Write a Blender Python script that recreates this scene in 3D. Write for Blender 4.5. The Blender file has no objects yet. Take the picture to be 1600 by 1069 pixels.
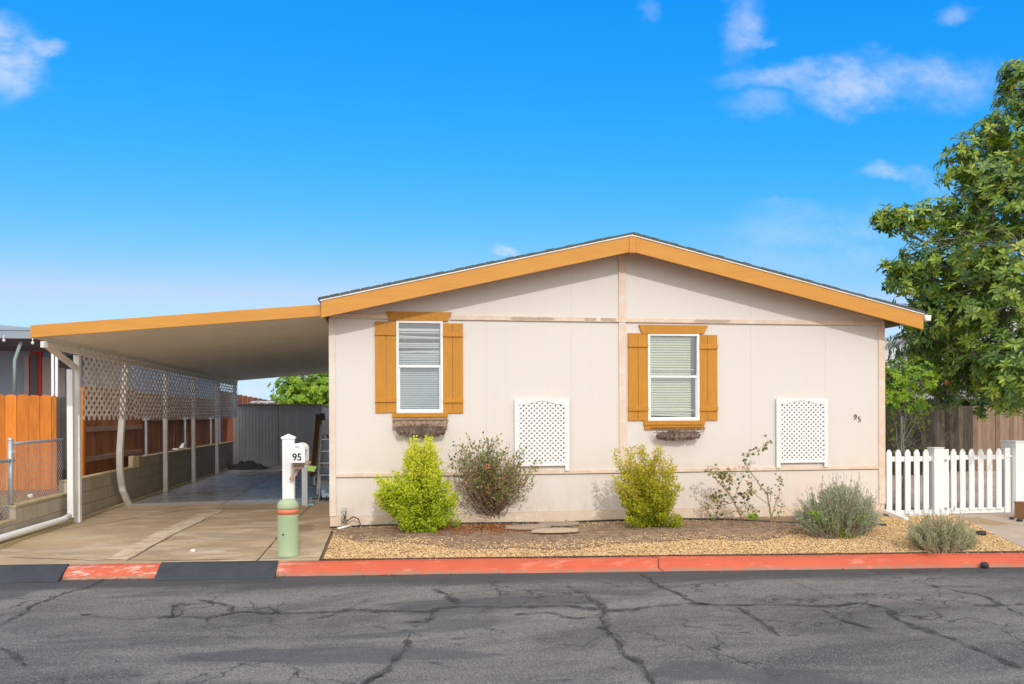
import bpy, math, random
from mathutils import Vector, Matrix
random.seed(7)
C = bpy.context.scene.collection
rnd = random.random
def U(a, b): return a + (b - a) * random.random()

# ------------------------------------------------------------------ survey helper (pixel of the photo -> point on a real plane)
A = math.radians(8.75); R = math.radians(.245); F = 1248.; H = 1.6; CX, CY = 800., 648.2
def ray(px, py):
    u = (px - CX) / F; v = -(py - CY) / F
    a = u * math.cos(R) + v * math.sin(R); b = -u * math.sin(R) + v * math.cos(R)
    return (a * math.cos(A) + math.sin(A), -a * math.sin(A) + math.cos(A), b)
def atY(px, py, Y): r = ray(px, py); t = Y / r[1]; return Vector((r[0] * t, Y, H + r[2] * t))
def atX(px, py, X): r = ray(px, py); t = X / r[0]; return Vector((X, r[1] * t, H + r[2] * t))
def atZ(px, py, Z=0.): r = ray(px, py); t = (Z - H) / r[2]; return Vector((r[0] * t, r[1] * t, Z))
D = 11.6
def fx(px, py=600): return atY(px, py, D).x
def fz(px, py): return atY(px, py, D).z

# ------------------------------------------------------------------ mesh builder
LOC = {}
class MB:
    def __init__(s): s.v = []; s.f = []; s.c = []; s.m = []; s.cur = .5; s.mi = 0
    def add(s, vs, fs):
        n = len(s.v); s.v.extend([tuple(p) for p in vs])
        for f in fs: s.f.append(tuple(n + i for i in f)); s.c.append(s.cur); s.m.append(s.mi)
        return s
    def box(s, x0, x1, y0, y1, z0, z1):
        if x0 > x1: x0, x1 = x1, x0
        if y0 > y1: y0, y1 = y1, y0
        if z0 > z1: z0, z1 = z1, z0
        return s.add([(x0,y0,z0),(x1,y0,z0),(x1,y1,z0),(x0,y1,z0),(x0,y0,z1),(x1,y0,z1),(x1,y1,z1),(x0,y1,z1)],
                     [(0,3,2,1),(4,5,6,7),(0,1,5,4),(1,2,6,5),(2,3,7,6),(3,0,4,7)])
    def prism(s, poly, ext):
        n = len(poly); e = Vector(ext); P = [Vector(p) for p in poly]
        nrm = Vector((0,0,0))
        for i in range(n): nrm += (P[i] - P[0]).cross(P[(i+1) % n] - P[0])
        if nrm.dot(e) > 0: P = P[::-1]
        fs = [tuple(range(n)), tuple(range(2*n-1, n-1, -1))]
        for i in range(n): j = (i+1) % n; fs.append((j, i, n+i, n+j))
        return s.add(P + [p + e for p in P], fs)
    def bar(s, p0, p1, w, h, up=(0,0,1)):
        p0 = Vector(p0); p1 = Vector(p1); d = (p1 - p0)
        if d.length < 1e-6: return s
        d.normalize(); upv = Vector(up)
        if abs(d.dot(upv)) > .98: upv = Vector((0,1,0))
        r = d.cross(upv).normalized() * (w/2); u = r.cross(d).normalized() * (h/2)
        return s.prism([p0 - r - u, p0 + r - u, p0 + r + u, p0 - r + u], p1 - p0)
    def tube(s, pts, r, n=8, cap=True):
        pts = [Vector(p) for p in pts]; k = len(pts)
        rr = r if isinstance(r, (list, tuple)) else [r] * k
        vs = []; prev = None
        for i in range(k):
            d = (pts[min(i+1, k-1)] - pts[max(i-1, 0)])
            if d.length < 1e-9: d = Vector((0,0,1))
            d.normalize()
            if prev is None:
                a = Vector((0,0,1)) if abs(d.z) < .9 else Vector((1,0,0)); x = d.cross(a).normalized()
            else:
                x = prev - d * prev.dot(d)
                x = x.normalized() if x.length > 1e-6 else d.orthogonal().normalized()
            prev = x; y = d.cross(x)
            for j in range(n):
                t = 2*math.pi*j/n; vs.append(pts[i] + (x*math.cos(t) + y*math.sin(t)) * rr[i])
        fs = []
        for i in range(k-1):
            for j in range(n):
                a = i*n+j; b = i*n+(j+1) % n; fs.append((a, b, b+n, a+n))
        if cap: fs.append(tuple(range(n-1, -1, -1))); fs.append(tuple((k-1)*n + j for j in range(n)))
        return s.add(vs, fs)
    def lathe(s, c, prof, n=24):
        c = Vector(c); vs = []; fs = []; k = len(prof)
        for r, z in prof:
            for j in range(n): t = 2*math.pi*j/n; vs.append(c + Vector((r*math.cos(t), r*math.sin(t), z)))
        for i in range(k-1):
            for j in range(n): a = i*n+j; b = i*n+(j+1) % n; fs.append((a, b, b+n, a+n))
        fs.append(tuple(range(n-1, -1, -1))); fs.append(tuple((k-1)*n+j for j in range(n)))
        return s.add(vs, fs)
    def leaf(s, p, d, l, w, fold=.25, side=None):
        d = Vector(d).normalized()
        a = side if side is not None else Vector((U(-1,1), U(-1,1), U(-1,1)))
        x = d.cross(a)
        x = x.normalized() if x.length > 1e-5 else d.orthogonal().normalized()
        n = x.cross(d); p = Vector(p)
        return s.add([p, p + d*l*.45 + x*w/2 + n*w*fold, p + d*l - n*l*.08, p + d*l*.45 - x*w/2 + n*w*fold, p + d*l*.5],
                     [(0,1,4),(4,1,2),(0,4,3),(4,2,3)])
    def blob(s, c, rx, ry, rz, n=10, m=6, jit=.12):
        vs = []; fs = []; c = Vector(c)
        for i in range(m+1):
            ph = math.pi*i/m
            for j in range(n):
                t = 2*math.pi*j/n; q = 1 + U(-jit, jit)
                vs.append(c + Vector((rx*math.sin(ph)*math.cos(t)*q, ry*math.sin(ph)*math.sin(t)*q, rz*math.cos(ph)*q)))
        for i in range(m):
            for j in range(n): a = i*n+j; b = i*n+(j+1) % n; fs.append((a, a+n, b+n, b))
        return s.add(vs, fs)
    def bleaf(s, p, d, l, w, side, droop=.15):
        d = Vector(d).normalized(); x = d.cross(side)
        x = x.normalized() if x.length > 1e-5 else d.orthogonal().normalized()
        n = x.cross(d); p = Vector(p); f = .12*w; dn = -droop*l
        m1 = p + d*l*.33 + n*.0; m2 = p + d*l*.70 + n*dn*.45; tp = p + d*l + n*dn
        return s.add([p, m1 + x*w*.36 + n*f, m2 + x*w*.5 + n*f, tp, m2 - x*w*.5 + n*f, m1 - x*w*.36 + n*f, m1, m2],
                     [(0,1,6),(1,2,7,6),(2,3,7),(7,3,4),(6,7,4,5),(0,6,5)])
    def build(s, name, mats, parent=None, smooth=False, bevel=0):
        L = LOC.get(parent.name if parent else None, Vector((0,0,0)))
        me = bpy.data.meshes.new(name)
        me.from_pydata([(p[0]-L[0], p[1]-L[1], p[2]-L[2]) for p in s.v], [], s.f)
        if not isinstance(mats, (list, tuple)): mats = [mats]
        for m in mats: me.materials.append(m)
        at = me.attributes.new('var', 'FLOAT', 'FACE'); at.data.foreach_set('value', s.c)
        me.polygons.foreach_set('material_index', s.m)
        if smooth: me.polygons.foreach_set('use_smooth', [True]*len(me.polygons))
        me.update()
        o = bpy.data.objects.new(name, me); C.objects.link(o)
        if parent: o.parent = parent
        LOC[o.name] = L
        if bevel:
            b = o.modifiers.new('bevel', 'BEVEL'); b.width = bevel; b.segments = 2; b.limit_method = 'ANGLE'; b.angle_limit = .6
        return o
def BX(*a): return MB().box(*a)
def thing(name, label, cat, loc=(0,0,0), group=None):
    o = bpy.data.objects.new(name, None); C.objects.link(o); o.location = loc
    o.empty_display_size = .2
    o['label'] = label; o['category'] = cat
    if group: o['group'] = group
    LOC[o.name] = Vector(loc); return o
def tag(o, label, cat, group=None, kind=None):
    o['label'] = label; o['category'] = cat
    if group: o['group'] = group
    if kind: o['kind'] = kind
    return o
def struct(o, label=None, kind='structure'):
    o['kind'] = kind
    if label: o['label'] = label
    return o

# ------------------------------------------------------------------ materials
def nt(m): m.use_nodes = True; t = m.node_tree; t.nodes.clear(); return t
def N(t, ty, **k):
    n = t.nodes.new(ty)
    for a, b in k.items():
        if hasattr(n, a): setattr(n, a, b)
        else: n.inputs[a.replace('_', ' ')].default_value = b
    return n
def c4(c): return (c[0], c[1], c[2], 1)
def mixc(t, fac, a, b, bt='MIX'):
    n = t.nodes.new('ShaderNodeMix'); n.data_type = 'RGBA'; n.blend_type = bt
    for s, v in ((0, fac), (6, a), (7, b)):
        if hasattr(v, 'links') or hasattr(v, 'is_linked'): t.links.new(v, n.inputs[s])
        elif isinstance(v, (int, float)): n.inputs[s].default_value = v if s == 0 else (v, v, v, 1)
        else: n.inputs[s].default_value = c4(v)
    return n.outputs[2]
def noise(t, vec, scale, detail=5, rough=.6, dist=0):
    n = t.nodes.new('ShaderNodeTexNoise'); n.inputs['Scale'].default_value = scale; n.inputs['Detail'].default_value = detail
    n.inputs['Roughness'].default_value = rough; n.inputs['Distortion'].default_value = dist
    t.links.new(vec, n.inputs['Vector']); return n.outputs[0]
def mr(t, v, a, b, c=0., d=1.):
    n = t.nodes.new('ShaderNodeMapRange'); n.clamp = True
    for i, q in ((1, a), (2, b), (3, c), (4, d)): n.inputs[i].default_value = q
    t.links.new(v, n.inputs[0]); return n.outputs[0]
def mth(t, op, a, b=None):
    n = t.nodes.new('ShaderNodeMath'); n.operation = op
    for i, v in ((0, a), (1, b)):
        if v is None: continue
        if isinstance(v, (int, float)): n.inputs[i].default_value = v
        else: t.links.new(v, n.inputs[i])
    return n.outputs[0]
def coord(t, stretch=(1,1,1)):
    g = t.nodes.new('ShaderNodeTexCoord'); mp = t.nodes.new('ShaderNodeMapping'); mp.inputs['Scale'].default_value = stretch
    t.links.new(g.outputs['Object'], mp.inputs[0]); return mp.outputs[0]
def attr(t):
    a = t.nodes.new('ShaderNodeAttribute'); a.attribute_name = 'var'; return a.outputs['Fac']
def finish(t, col, rough, bumpv=None, bstr=.2, bdist=.01, metallic=0, spec=.5):
    p = t.nodes.new('ShaderNodeBsdfPrincipled'); o = t.nodes.new('ShaderNodeOutputMaterial')
    if isinstance(col, (tuple, list)): p.inputs['Base Color'].default_value = c4(col)
    else: t.links.new(col, p.inputs['Base Color'])
    if isinstance(rough, (int, float)): p.inputs['Roughness'].default_value = rough
    else: t.links.new(rough, p.inputs['Roughness'])
    p.inputs['Metallic'].default_value = metallic; p.inputs['Specular IOR Level'].default_value = spec
    if bumpv is not None:
        b = t.nodes.new('ShaderNodeBump'); b.inputs['Strength'].default_value = bstr; b.inputs['Distance'].default_value = bdist
        t.links.new(bumpv, b.inputs['Height']); t.links.new(b.outputs[0], p.inputs['Normal'])
    t.links.new(p.outputs[0], o.inputs[0]); return p
def mat(name, c1, c2=None, scale=4, lo=.35, hi=.65, rough=.7, bump=.15, bscale=80, stretch=(1,1,1), var=0, metallic=0, spots=None, spec=.4, bdist=.004):
    m = bpy.data.materials.new(name); t = nt(m); v = coord(t, stretch)
    c2 = c2 or tuple(x*.85 for x in c1)
    col = mixc(t, mr(t, noise(t, v, scale), lo, hi), c1, c2)
    if spots:
        sc, l, h, sv = spots; col = mixc(t, mr(t, noise(t, v, sc, 6, .7), l, h), col, sv)
    if var:
        hs = t.nodes.new('ShaderNodeHueSaturation'); t.links.new(col, hs.inputs['Color'])
        t.links.new(mr(t, attr(t), 0, 1, 1-var, 1+var), hs.inputs['Value']); col = hs.outputs[0]
    finish(t, col, rough, noise(t, v, bscale, 4) if bump else None, bump, bdist, metallic, spec)
    return m
def leafmat(name, cols, rough=.5, trans=.3, spec=.4):
    m = bpy.data.materials.new(name); t = nt(m)
    r = t.nodes.new('ShaderNodeValToRGB'); el = r.color_ramp.elements
    for i, (p, c) in enumerate(cols):
        e = el[i] if i < 2 else el.new(p)
        e.position = p; e.color = c4(c)
    t.links.new(attr(t), r.inputs[0])
    p = t.nodes.new('ShaderNodeBsdfPrincipled'); p.inputs['Roughness'].default_value = rough; p.inputs['Specular IOR Level'].default_value = spec
    tr = t.nodes.new('ShaderNodeBsdfTranslucent'); mx = t.nodes.new('ShaderNodeMixShader'); mx.inputs[0].default_value = trans
    o = t.nodes.new('ShaderNodeOutputMaterial')
    t.links.new(r.outputs[0], p.inputs['Base Color']); t.links.new(r.outputs[0], tr.inputs[0])
    t.links.new(p.outputs[0], mx.inputs[1]); t.links.new(tr.outputs[0], mx.inputs[2]); t.links.new(mx.outputs[0], o.inputs[0])
    return m
def glassmat():
    m = bpy.data.materials.new('window_glass'); t = nt(m)
    tr = t.nodes.new('ShaderNodeBsdfTransparent'); tr.inputs[0].default_value = (.93,.96,.97,1)
    g = t.nodes.new('ShaderNodeBsdfGlossy'); g.inputs['Roughness'].default_value = .03; g.inputs[0].default_value = (.9,.95,1,1)
    fr = t.nodes.new('ShaderNodeFresnel'); fr.inputs[0].default_value = 1.6
    ad = mth(t, 'ADD', fr.outputs[0], .13)
    mx = t.nodes.new('ShaderNodeMixShader'); o = t.nodes.new('ShaderNodeOutputMaterial')
    t.links.new(ad, mx.inputs[0]); t.links.new(tr.outputs[0], mx.inputs[1]); t.links.new(g.outputs[0], mx.inputs[2]); t.links.new(mx.outputs[0], o.inputs[0])
    return m
def sepxyz(t, v):
    s = t.nodes.new('ShaderNodeSeparateXYZ'); t.links.new(v, s.inputs[0]); return s.outputs

def wall_mat():
    m = bpy.data.materials.new('painted_siding'); t = nt(m); v = coord(t); vs = coord(t, (9, 1, .35))
    x, y, z = sepxyz(t, v)
    col = mixc(t, mr(t, noise(t, vs, 1.3, 5), .30, .75), (.70,.658,.625), (.69,.638,.597))
    low = mth(t, 'MULTIPLY', mr(t, z, 1.9, .1), mr(t, noise(t, v, 1.1, 4), .3, .65))
    col = mixc(t, mth(t, 'MULTIPLY', low, .75), col, (.72,.585,.475))
    run = mr(t, noise(t, coord(t, (14, 1, .5)), 1.0, 6, .7), .66, .8)
    col = mixc(t, mth(t, 'MULTIPLY', run, .13), col, (.60,.47,.38))
    spl = mth(t, 'MULTIPLY', mr(t, z, .55, .12), mr(t, noise(t, coord(t, (3,1,1.2)), 2.2, 7, .7), .42, .66))
    col = mixc(t, mth(t, 'MULTIPLY', spl, .5), col, (.50,.39,.30))
    seam_ = mth(t, 'MULTIPLY', mr(t, mth(t, 'ABSOLUTE', mth(t, 'SUBTRACT', z, .80)), .09, .0), mr(t, noise(t, coord(t, (1.5,1,2)), 1.7, 5, .65), .45, .62))
    col = mixc(t, mth(t, 'MULTIPLY', seam_, .45), col, (.62,.47,.36))
    spk = mr(t, noise(t, v, 38, 3), .74, .8)
    col = mixc(t, mth(t, 'MULTIPLY', spk, mr(t, z, .9, .1, 0., .7)), col, (.33,.24,.19))
    finish(t, col, .62, noise(t, coord(t, (55, 1, 5)), 2.2, 5), .22, .004)
    return m
def foundation_mat():
    m = bpy.data.materials.new('foundation_paint'); t = nt(m); v = coord(t)
    col = mixc(t, mr(t, noise(t, v, 2.2), .35, .65), (.68,.58,.43), (.66,.50,.39))
    col = mixc(t, mr(t, noise(t, v, 6, 8, .7), .56, .66), col, (.72,.67,.6))
    col = mixc(t, mr(t, noise(t, v, 14, 8, .75), .64, .70), col, (.28,.19,.13))
    finish(t, col, .8, noise(t, v, 30, 5), .5, .01); return m
def trim_mat():
    m = bpy.data.materials.new('peach_trim_paint'); t = nt(m); v = coord(t)
    col = mixc(t, mr(t, noise(t, v, 3.3), .35, .62), (.74,.60,.475), (.70,.52,.39))
    col = mixc(t, mr(t, noise(t, v, 8, 6, .7), .52, .64), col, (.74,.66,.6))
    col = mixc(t, mr(t, noise(t, coord(t, (1,1,3)), 17, 8, .75), .67, .71), col, (.24,.16,.12))
    finish(t, col, .65, noise(t, v, 50, 4), .2, .004); return m
def concrete_mat():
    m = bpy.data.materials.new('stained_concrete'); t = nt(m); v = coord(t); x, y, z = sepxyz(t, v)
    col = mixc(t, mr(t, noise(t, v, .8, 6, .6, .6), .36, .64), (.47,.345,.20), (.35,.245,.145))
    col = mixc(t, mr(t, noise(t, coord(t, (1, 2.4, 1)), .9, 7, .65, 1.2), .5, .66), col, (.56,.46,.34))
    col = mixc(t, mr(t, noise(t, v, 14, 7, .7), .6, .72), col, (.24,.17,.11))
    col = mixc(t, mr(t, noise(t, coord(t, (.8, 1.6, 1)), .75, 7, .7, .9), .53, .62, 0, .6), col, (.27,.21,.155))
    col = mixc(t, mr(t, noise(t, v, 3.3, 6, .7), .66, .71), col, (.62,.56,.47))
    wob = mth(t, 'ADD', y, mth(t, 'MULTIPLY', mth(t, 'SUBTRACT', noise(t, v, .8, 5), .5), 1.6))
    back = mr(t, wob, 14.9, 15.5)
    wet = mixc(t, mr(t, noise(t, coord(t, (1, .5, 1)), .7, 5, .6, .8), .4, .6), (.54,.53,.52), (.42,.41,.40))
    col = mixc(t, back, col, wet)
    r = mth(t, 'SUBTRACT', mr(t, noise(t, v, 1.3, 4), .3, .7, .85, .55), mth(t, 'MULTIPLY', back, .40))
    finish(t, col, r, noise(t, v, 60, 6, .7), .25, .006); return m
def asphalt_mat():
    m = bpy.data.materials.new('weathered_asphalt'); t = nt(m); v = coord(t); x, y, z = sepxyz(t, v)
    vs = coord(t, (.45, 1.3, 1))
    col = mixc(t, mr(t, noise(t, vs, .9, 9, .72, .5), .38, .60), (.085,.084,.082), (.225,.216,.198))
    col = mixc(t, mr(t, noise(t, v, 60, 4, .7), .42, .68), col, (.055,.054,.053))
    col = mixc(t, mr(t, noise(t, v, 85, 3, .6), .58, .68), col, (.36,.34,.31))
    # darker sealed band along the kerb, wavy edge
    k = mth(t, 'ADD', y, mth(t, 'MULTIPLY', x, .108))
    k = mth(t, 'ADD', k, mth(t, 'MULTIPLY', mth(t, 'SUBTRACT', noise(t, coord(t, (.5, 1.6, 1)), 1.5, 6, .65), .5), 1.0))
    band = mr(t, k, 8.35, 8.62)
    col = mixc(t, mth(t, 'MULTIPLY', band, .8), col, (.05,.053,.054))
    vo = t.nodes.new('ShaderNodeTexVoronoi'); vo.feature = 'DISTANCE_TO_EDGE'; vo.inputs['Scale'].default_value = 1.35
    wv = t.nodes.new('ShaderNodeVectorMath'); wv.operation = 'ADD'; t.links.new(v, wv.inputs[0])
    nn = t.nodes.new('ShaderNodeTexNoise'); nn.inputs['Scale'].default_value = 3.2; nn.inputs['Detail'].default_value = 6; t.links.new(v, nn.inputs['Vector'])
    sc_ = t.nodes.new('ShaderNodeVectorMath'); sc_.operation = 'SCALE'; sc_.inputs['Scale'].default_value = .55; t.links.new(nn.outputs[1], sc_.inputs[0]); t.links.new(sc_.outputs[0], wv.inputs[1])
    t.links.new(wv.outputs[0], vo.inputs['Vector'])
    fc = mth(t, 'MULTIPLY', mr(t, vo.outputs[0], .013, .004), mr(t, noise(t, v, .7, 4, .6), .46, .56))
    fs_ = mth(t, 'MULTIPLY', mr(t, vo.outputs[0], .07, .0), mth(t, 'MULTIPLY', mr(t, noise(t, v, .7, 4, .6), .46, .6), mr(t, noise(t, v, 5, 6, .7), .45, .6)))
    col = mixc(t, mth(t, 'MULTIPLY', fs_, .5), col, (.05,.05,.051))
    col = mixc(t, mth(t, 'MULTIPLY', fc, .85), col, (.022,.022,.022))
    # smooth damp-looking repair patches
    pt = mr(t, noise(t, coord(t, (.35, 1.0, 1)), 1.1, 4, .5, .8), .57, .62)
    col = mixc(t, mth(t, 'MULTIPLY', pt, .62), col, (.062,.065,.070))
    sp = mr(t, noise(t, coord(t, (.7, 1.3, 1)), 3.4, 5, .6), .66, .70)
    col = mixc(t, mth(t, 'MULTIPLY', sp, .65), col, (.04,.041,.043))
    finish(t, col, .82, noise(t, v, 110, 4, .7), .55, .008, spec=.3); return m
def kerb_mat():
    m = bpy.data.materials.new('red_kerb_paint'); t = nt(m); v = coord(t)
    x, y, z = sepxyz(t, v)
    col = mixc(t, mr(t, noise(t, v, 2.5, 6), .35, .65), (.58,.105,.04), (.49,.085,.038))
    col = mixc(t, mr(t, noise(t, coord(t, (1, 3, 3)), 2.2, 7, .7), .56, .70), col, (.62,.22,.14))
    w = mth(t, 'MULTIPLY', mr(t, noise(t, coord(t, (1, 4, 4)), 3.1, 8, .75), .5, .6), mr(t, x, -.8, -1.6))
    col = mixc(t, w, col, (.62,.47,.38))
    lowz = mth(t, 'MULTIPLY', mr(t, z, -.125, -.155), mr(t, noise(t, v, 7, 6, .7), .35, .6))
    col = mixc(t, lowz, col, (.25,.17,.11))
    finish(t, col, .6, noise(t, v, 50, 5, .7), .35, .005); return m
def block_mat():
    m = bpy.data.materials.new('concrete_block'); t = nt(m); g = t.nodes.new('ShaderNodeTexCoord')
    s = t.nodes.new('ShaderNodeSeparateXYZ'); t.links.new(g.outputs['Object'], s.inputs[0])
    cb = t.nodes.new('ShaderNodeCombineXYZ'); t.links.new(mth(t, 'ADD', s.outputs[1], s.outputs[0]), cb.inputs[0]); t.links.new(s.outputs[2], cb.inputs[1])
    b = t.nodes.new('ShaderNodeTexBrick'); t.links.new(cb.outputs[0], b.inputs[0])
    b.inputs['Scale'].default_value = 1; b.inputs['Brick Width'].default_value = .4; b.inputs['Row Height'].default_value = .2
    b.inputs['Mortar Size'].default_value = .006; b.inputs['Mortar Smooth'].default_value = .3
    b.inputs['Color1'].default_value = (.46,.40,.32,1); b.inputs['Color2'].default_value = (.37,.33,.28,1); b.inputs['Mortar'].default_value = (.20,.17,.14,1)
    v = g.outputs['Object']
    col = mixc(t, mr(t, noise(t, v, 1.7, 6), .4, .7), b.outputs[0], (.38,.32,.22))
    hgt = mth(t, 'SUBTRACT', mth(t, 'MULTIPLY', noise(t, v, 70, 5, .7), .25), b.outputs[1])
    finish(t, col, .9, hgt, .6, .01); return m
def gravelmat():
    m = leafmat('tan_pebbles', [(0,(.55,.35,.15)),(1,(.76,.64,.46)),(.2,(.64,.43,.20)),(.5,(.70,.48,.24)),(.75,(.44,.28,.14)),(.92,(.74,.55,.32))], .8, 0, .3)
    return m
M = dict(
 wall=wall_mat(), found=foundation_mat(), trim=trim_mat(), conc=concrete_mat(), asph=asphalt_mat(), kerb=kerb_mat(), block=block_mat(), glass=glassmat(),
 orange=mat('ochre_fascia_paint', (.62,.285,.048), (.57,.25,.04), 2, rough=.55, bump=.25, bscale=22, stretch=(1,1,7), spots=(3.5,.66,.8,(.48,.20,.03))),
 shutter=mat('ochre_shutter_paint', (.55,.235,.018), (.48,.20,.016), 5, rough=.5, bump=.25, bscale=30, stretch=(6,6,1), var=.10),
 white=mat('white_vinyl', (.83,.83,.82), (.80,.80,.79), 3, rough=.4, bump=.03),
 whitep=mat('white_post_paint', (.84,.84,.81), (.77,.76,.72), 5, rough=.45, bump=.08, spots=(9,.64,.7,(.5,.47,.42))),
 beigep=mat('beige_post_paint', (.85,.84,.80), (.80,.78,.73), 5, rough=.5, bump=.08),
 lattice=mat('lattice_paint', (.86,.82,.77), (.80,.75,.69), 3, rough=.7, bump=.1, var=.1),
 ceil=mat('carport_pan_paint', (.88,.84,.71), (.85,.80,.66), 1.2, rough=.5, bump=.05),
 soffit=mat('soffit_paint', (.55,.27,.05), (.42,.20,.04), 5, rough=.7),
 shingle=mat('asphalt_shingle', (.07,.085,.085), (.12,.13,.12), 30, rough=.9, bump=.5, bscale=120),
 drip=mat('white_metal', (.78,.78,.76), rough=.4, bump=0),
 darkin=mat('dark_interior', (.05,.05,.05), rough=.9, bump=0),
 blind=mat('blind_slat', (.72,.75,.72), (.66,.70,.68), 4, rough=.5, bump=0, var=.08),
 blindy=mat('cream_blind_slat', (.80,.82,.62), (.74,.77,.58), 4, rough=.5, bump=0, var=.05),
 seam=mat('seam_shadow_gap', (.20,.15,.12), rough=.9, bump=0),
 barewood=mat('weathered_bare_wood', (.42,.32,.27), (.56,.43,.34), 16, rough=.9, bump=.5, bscale=60, stretch=(1,1,6), spots=(24,.58,.66,(.22,.15,.12))),
 iron=mat('rusty_iron_wire', (.13,.09,.075), (.2,.13,.09), 20, rough=.8, bump=.2),
 coir=mat('dried_coir', (.17,.12,.10), (.27,.2,.16), 25, rough=1, bump=.7, bscale=60, var=.35),
 boxwood=mat('grey_brown_board', (.33,.23,.16), (.5,.37,.25), 9, rough=.85, bump=.4, bscale=40, stretch=(1,1,5)),
 soil=mat('dark_soil', (.34,.225,.14), (.20,.125,.08), 9, lo=.42, hi=.58, rough=.95, bump=1.0, bscale=35, spots=(45,.56,.64,(.50,.39,.29)), bdist=.03),
 gbed=mat('gravel_base', (.50,.35,.21), (.38,.26,.15), 40, rough=.95, bump=1.0, bscale=55, bdist=.02),
 peb=gravelmat(),
 dirt=mat('dry_ground', (.26,.19,.13), (.18,.135,.09), 2, rough=.95, bump=.6, bscale=20, bdist=.03),
 redd=mat('reddish_earth', (.32,.15,.09), (.25,.13,.08), 3, rough=.95, bump=.5, bscale=30),
 rubber=mat('black_rubber', (.028,.032,.040), (.042,.048,.060), 5, rough=.65, bump=.5, bscale=120, spots=(30,.66,.7,(.10,.10,.10))),
 hose=mat('black_hose', (.02,.02,.02), (.05,.045,.04), 10, rough=.5),
 edge=mat('brown_edging', (.055,.035,.025), (.09,.06,.04), 10, rough=.7),
 stone=mat('flagstone', (.36,.28,.22), (.45,.35,.25), 3, rough=.85, bump=.4, bscale=30, var=.15),
 rock=mat('rock', (.45,.42,.40), (.3,.27,.25), 8, rough=.9, bump=.6, bscale=25),
 bollard=mat('sage_green_plastic', (.34,.44,.25), (.39,.48,.30), 3, rough=.5, bump=.12, bscale=60, spots=(5,.62,.72,(.45,.5,.36))),
 band=mat('orange_band', (.70,.17,.07), (.62,.22,.12), 9, rough=.5),
 black=mat('black_paint', (.015,.015,.017), rough=.5, bump=0),
 galv=mat('galvanised_steel', (.42,.44,.46), (.52,.54,.55), 12, rough=.45, bump=.1, metallic=.6),
 alum=mat('aluminium', (.62,.64,.66), rough=.4, bump=0, metallic=.7),
 stain=mat('orange_stained_cedar', (.66,.22,.018), (.52,.15,.015), 2.5, rough=.6, bump=.4, bscale=14, stretch=(8,8,1), var=.22, spots=(3,.66,.72,(.30,.09,.02))),
 stainb=mat('brown_stained_cedar', (.37,.15,.055), (.23,.085,.035), 2.5, rough=.65, bump=.4, bscale=14, stretch=(8,8,1), var=.35, spots=(3,.6,.7,(.09,.04,.025))),
 rail=mat('faded_fence_rail', (.40,.27,.20), (.32,.2,.15), 5, rough=.8, bump=.3, bscale=30),
 oldw=mat('weathered_fence_board', (.30,.205,.145), (.215,.145,.10), 2.5, rough=.9, bump=.5, bscale=12, stretch=(9,9,1), var=.28, spots=(5,.64,.7,(.08,.055,.045))),
 nbwall=mat('slate_blue_siding', (.33,.44,.57), (.29,.39,.51), 2, rough=.7, bump=.1),
 nbroof=mat('grey_blue_metal_roof', (.25,.31,.37), (.29,.35,.41), 2, rough=.5, bump=.05),
 nbdark=mat('dark_soffit', (.16,.18,.21), rough=.8),
 nbwhite=mat('neighbour_white_wall', (.66,.68,.72), rough=.6, bump=.05),
 red=mat('red_door_paint', (.62,.05,.045), rough=.5, bump=.05),
 shed=mat('grey_shed_siding', (.76,.79,.81), (.68,.71,.73), 3, rough=.7, bump=.1, var=.05),
 shedl=mat('light_grey_metal', (.5,.52,.55), rough=.6),
 rust=mat('rust_brown_boards', (.24,.075,.035), (.17,.06,.03), 4, rough=.8, var=.2),
 plank=mat('leaning_lumber', (.42,.20,.08), (.33,.15,.06), 5, rough=.8, stretch=(6,6,1)),
 tarp=mat('black_tarp', (.02,.02,.022), (.035,.035,.04), 10, rough=.6, bump=.6, bscale=15, bdist=.03),
 blue=mat('pale_blue_plastic', (.33,.46,.55), rough=.5),
 paper=mat('lime_paper', (.40,.62,.16), rough=.7, bump=.05),
 bark=mat('grey_brown_bark', (.20,.16,.125), (.13,.10,.08), 9, rough=.95, bump=.8, bscale=25, stretch=(1,1,.4), bdist=.02),
 barkl=mat('pale_grey_bark', (.34,.31,.27), (.25,.22,.18), 9, rough=.95, bump=.6, bscale=25),
 cane=mat('rose_cane', (.24,.15,.10), (.33,.22,.15), 15, rough=.9, bump=.4),
 caneg=mat('green_brown_cane', (.30,.27,.12), (.33,.20,.10), 9, rough=.8, bump=.3),
 tar=mat('crack_filler', (.022,.022,.022), (.032,.031,.03), 20, rough=.7, bump=.4),
 tar2=mat('dark_seal_stain', (.045,.046,.048), (.065,.065,.066), 9, rough=.8, bump=.5, bscale=110, spots=(90,.6,.68,(.12,.115,.11))),
 card=mat('tan_cardboard', (.33,.17,.08), rough=.85),
 cone=mat('orange_cone', (.66,.20,.07), rough=.7),
 pseam=mat('painted_seam', (.64,.58,.54), rough=.8, bump=0),
 eaveb=mat('brown_eave', (.20,.13,.09), rough=.8),
 bulb=mat('frosted_bulb', (.85,.85,.85), rough=.3, bump=0),
 greenpipe=mat('faded_green_pipe', (.30,.42,.40), rough=.6),
)
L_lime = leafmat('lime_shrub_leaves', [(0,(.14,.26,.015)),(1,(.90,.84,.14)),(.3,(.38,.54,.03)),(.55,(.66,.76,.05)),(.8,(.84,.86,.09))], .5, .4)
L_lime2 = leafmat('gold_shrub_leaves', [(0,(.13,.22,.015)),(1,(.80,.40,.22)),(.3,(.34,.44,.03)),(.6,(.62,.60,.04)),(.88,(.78,.68,.07))], .5, .4)
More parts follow.
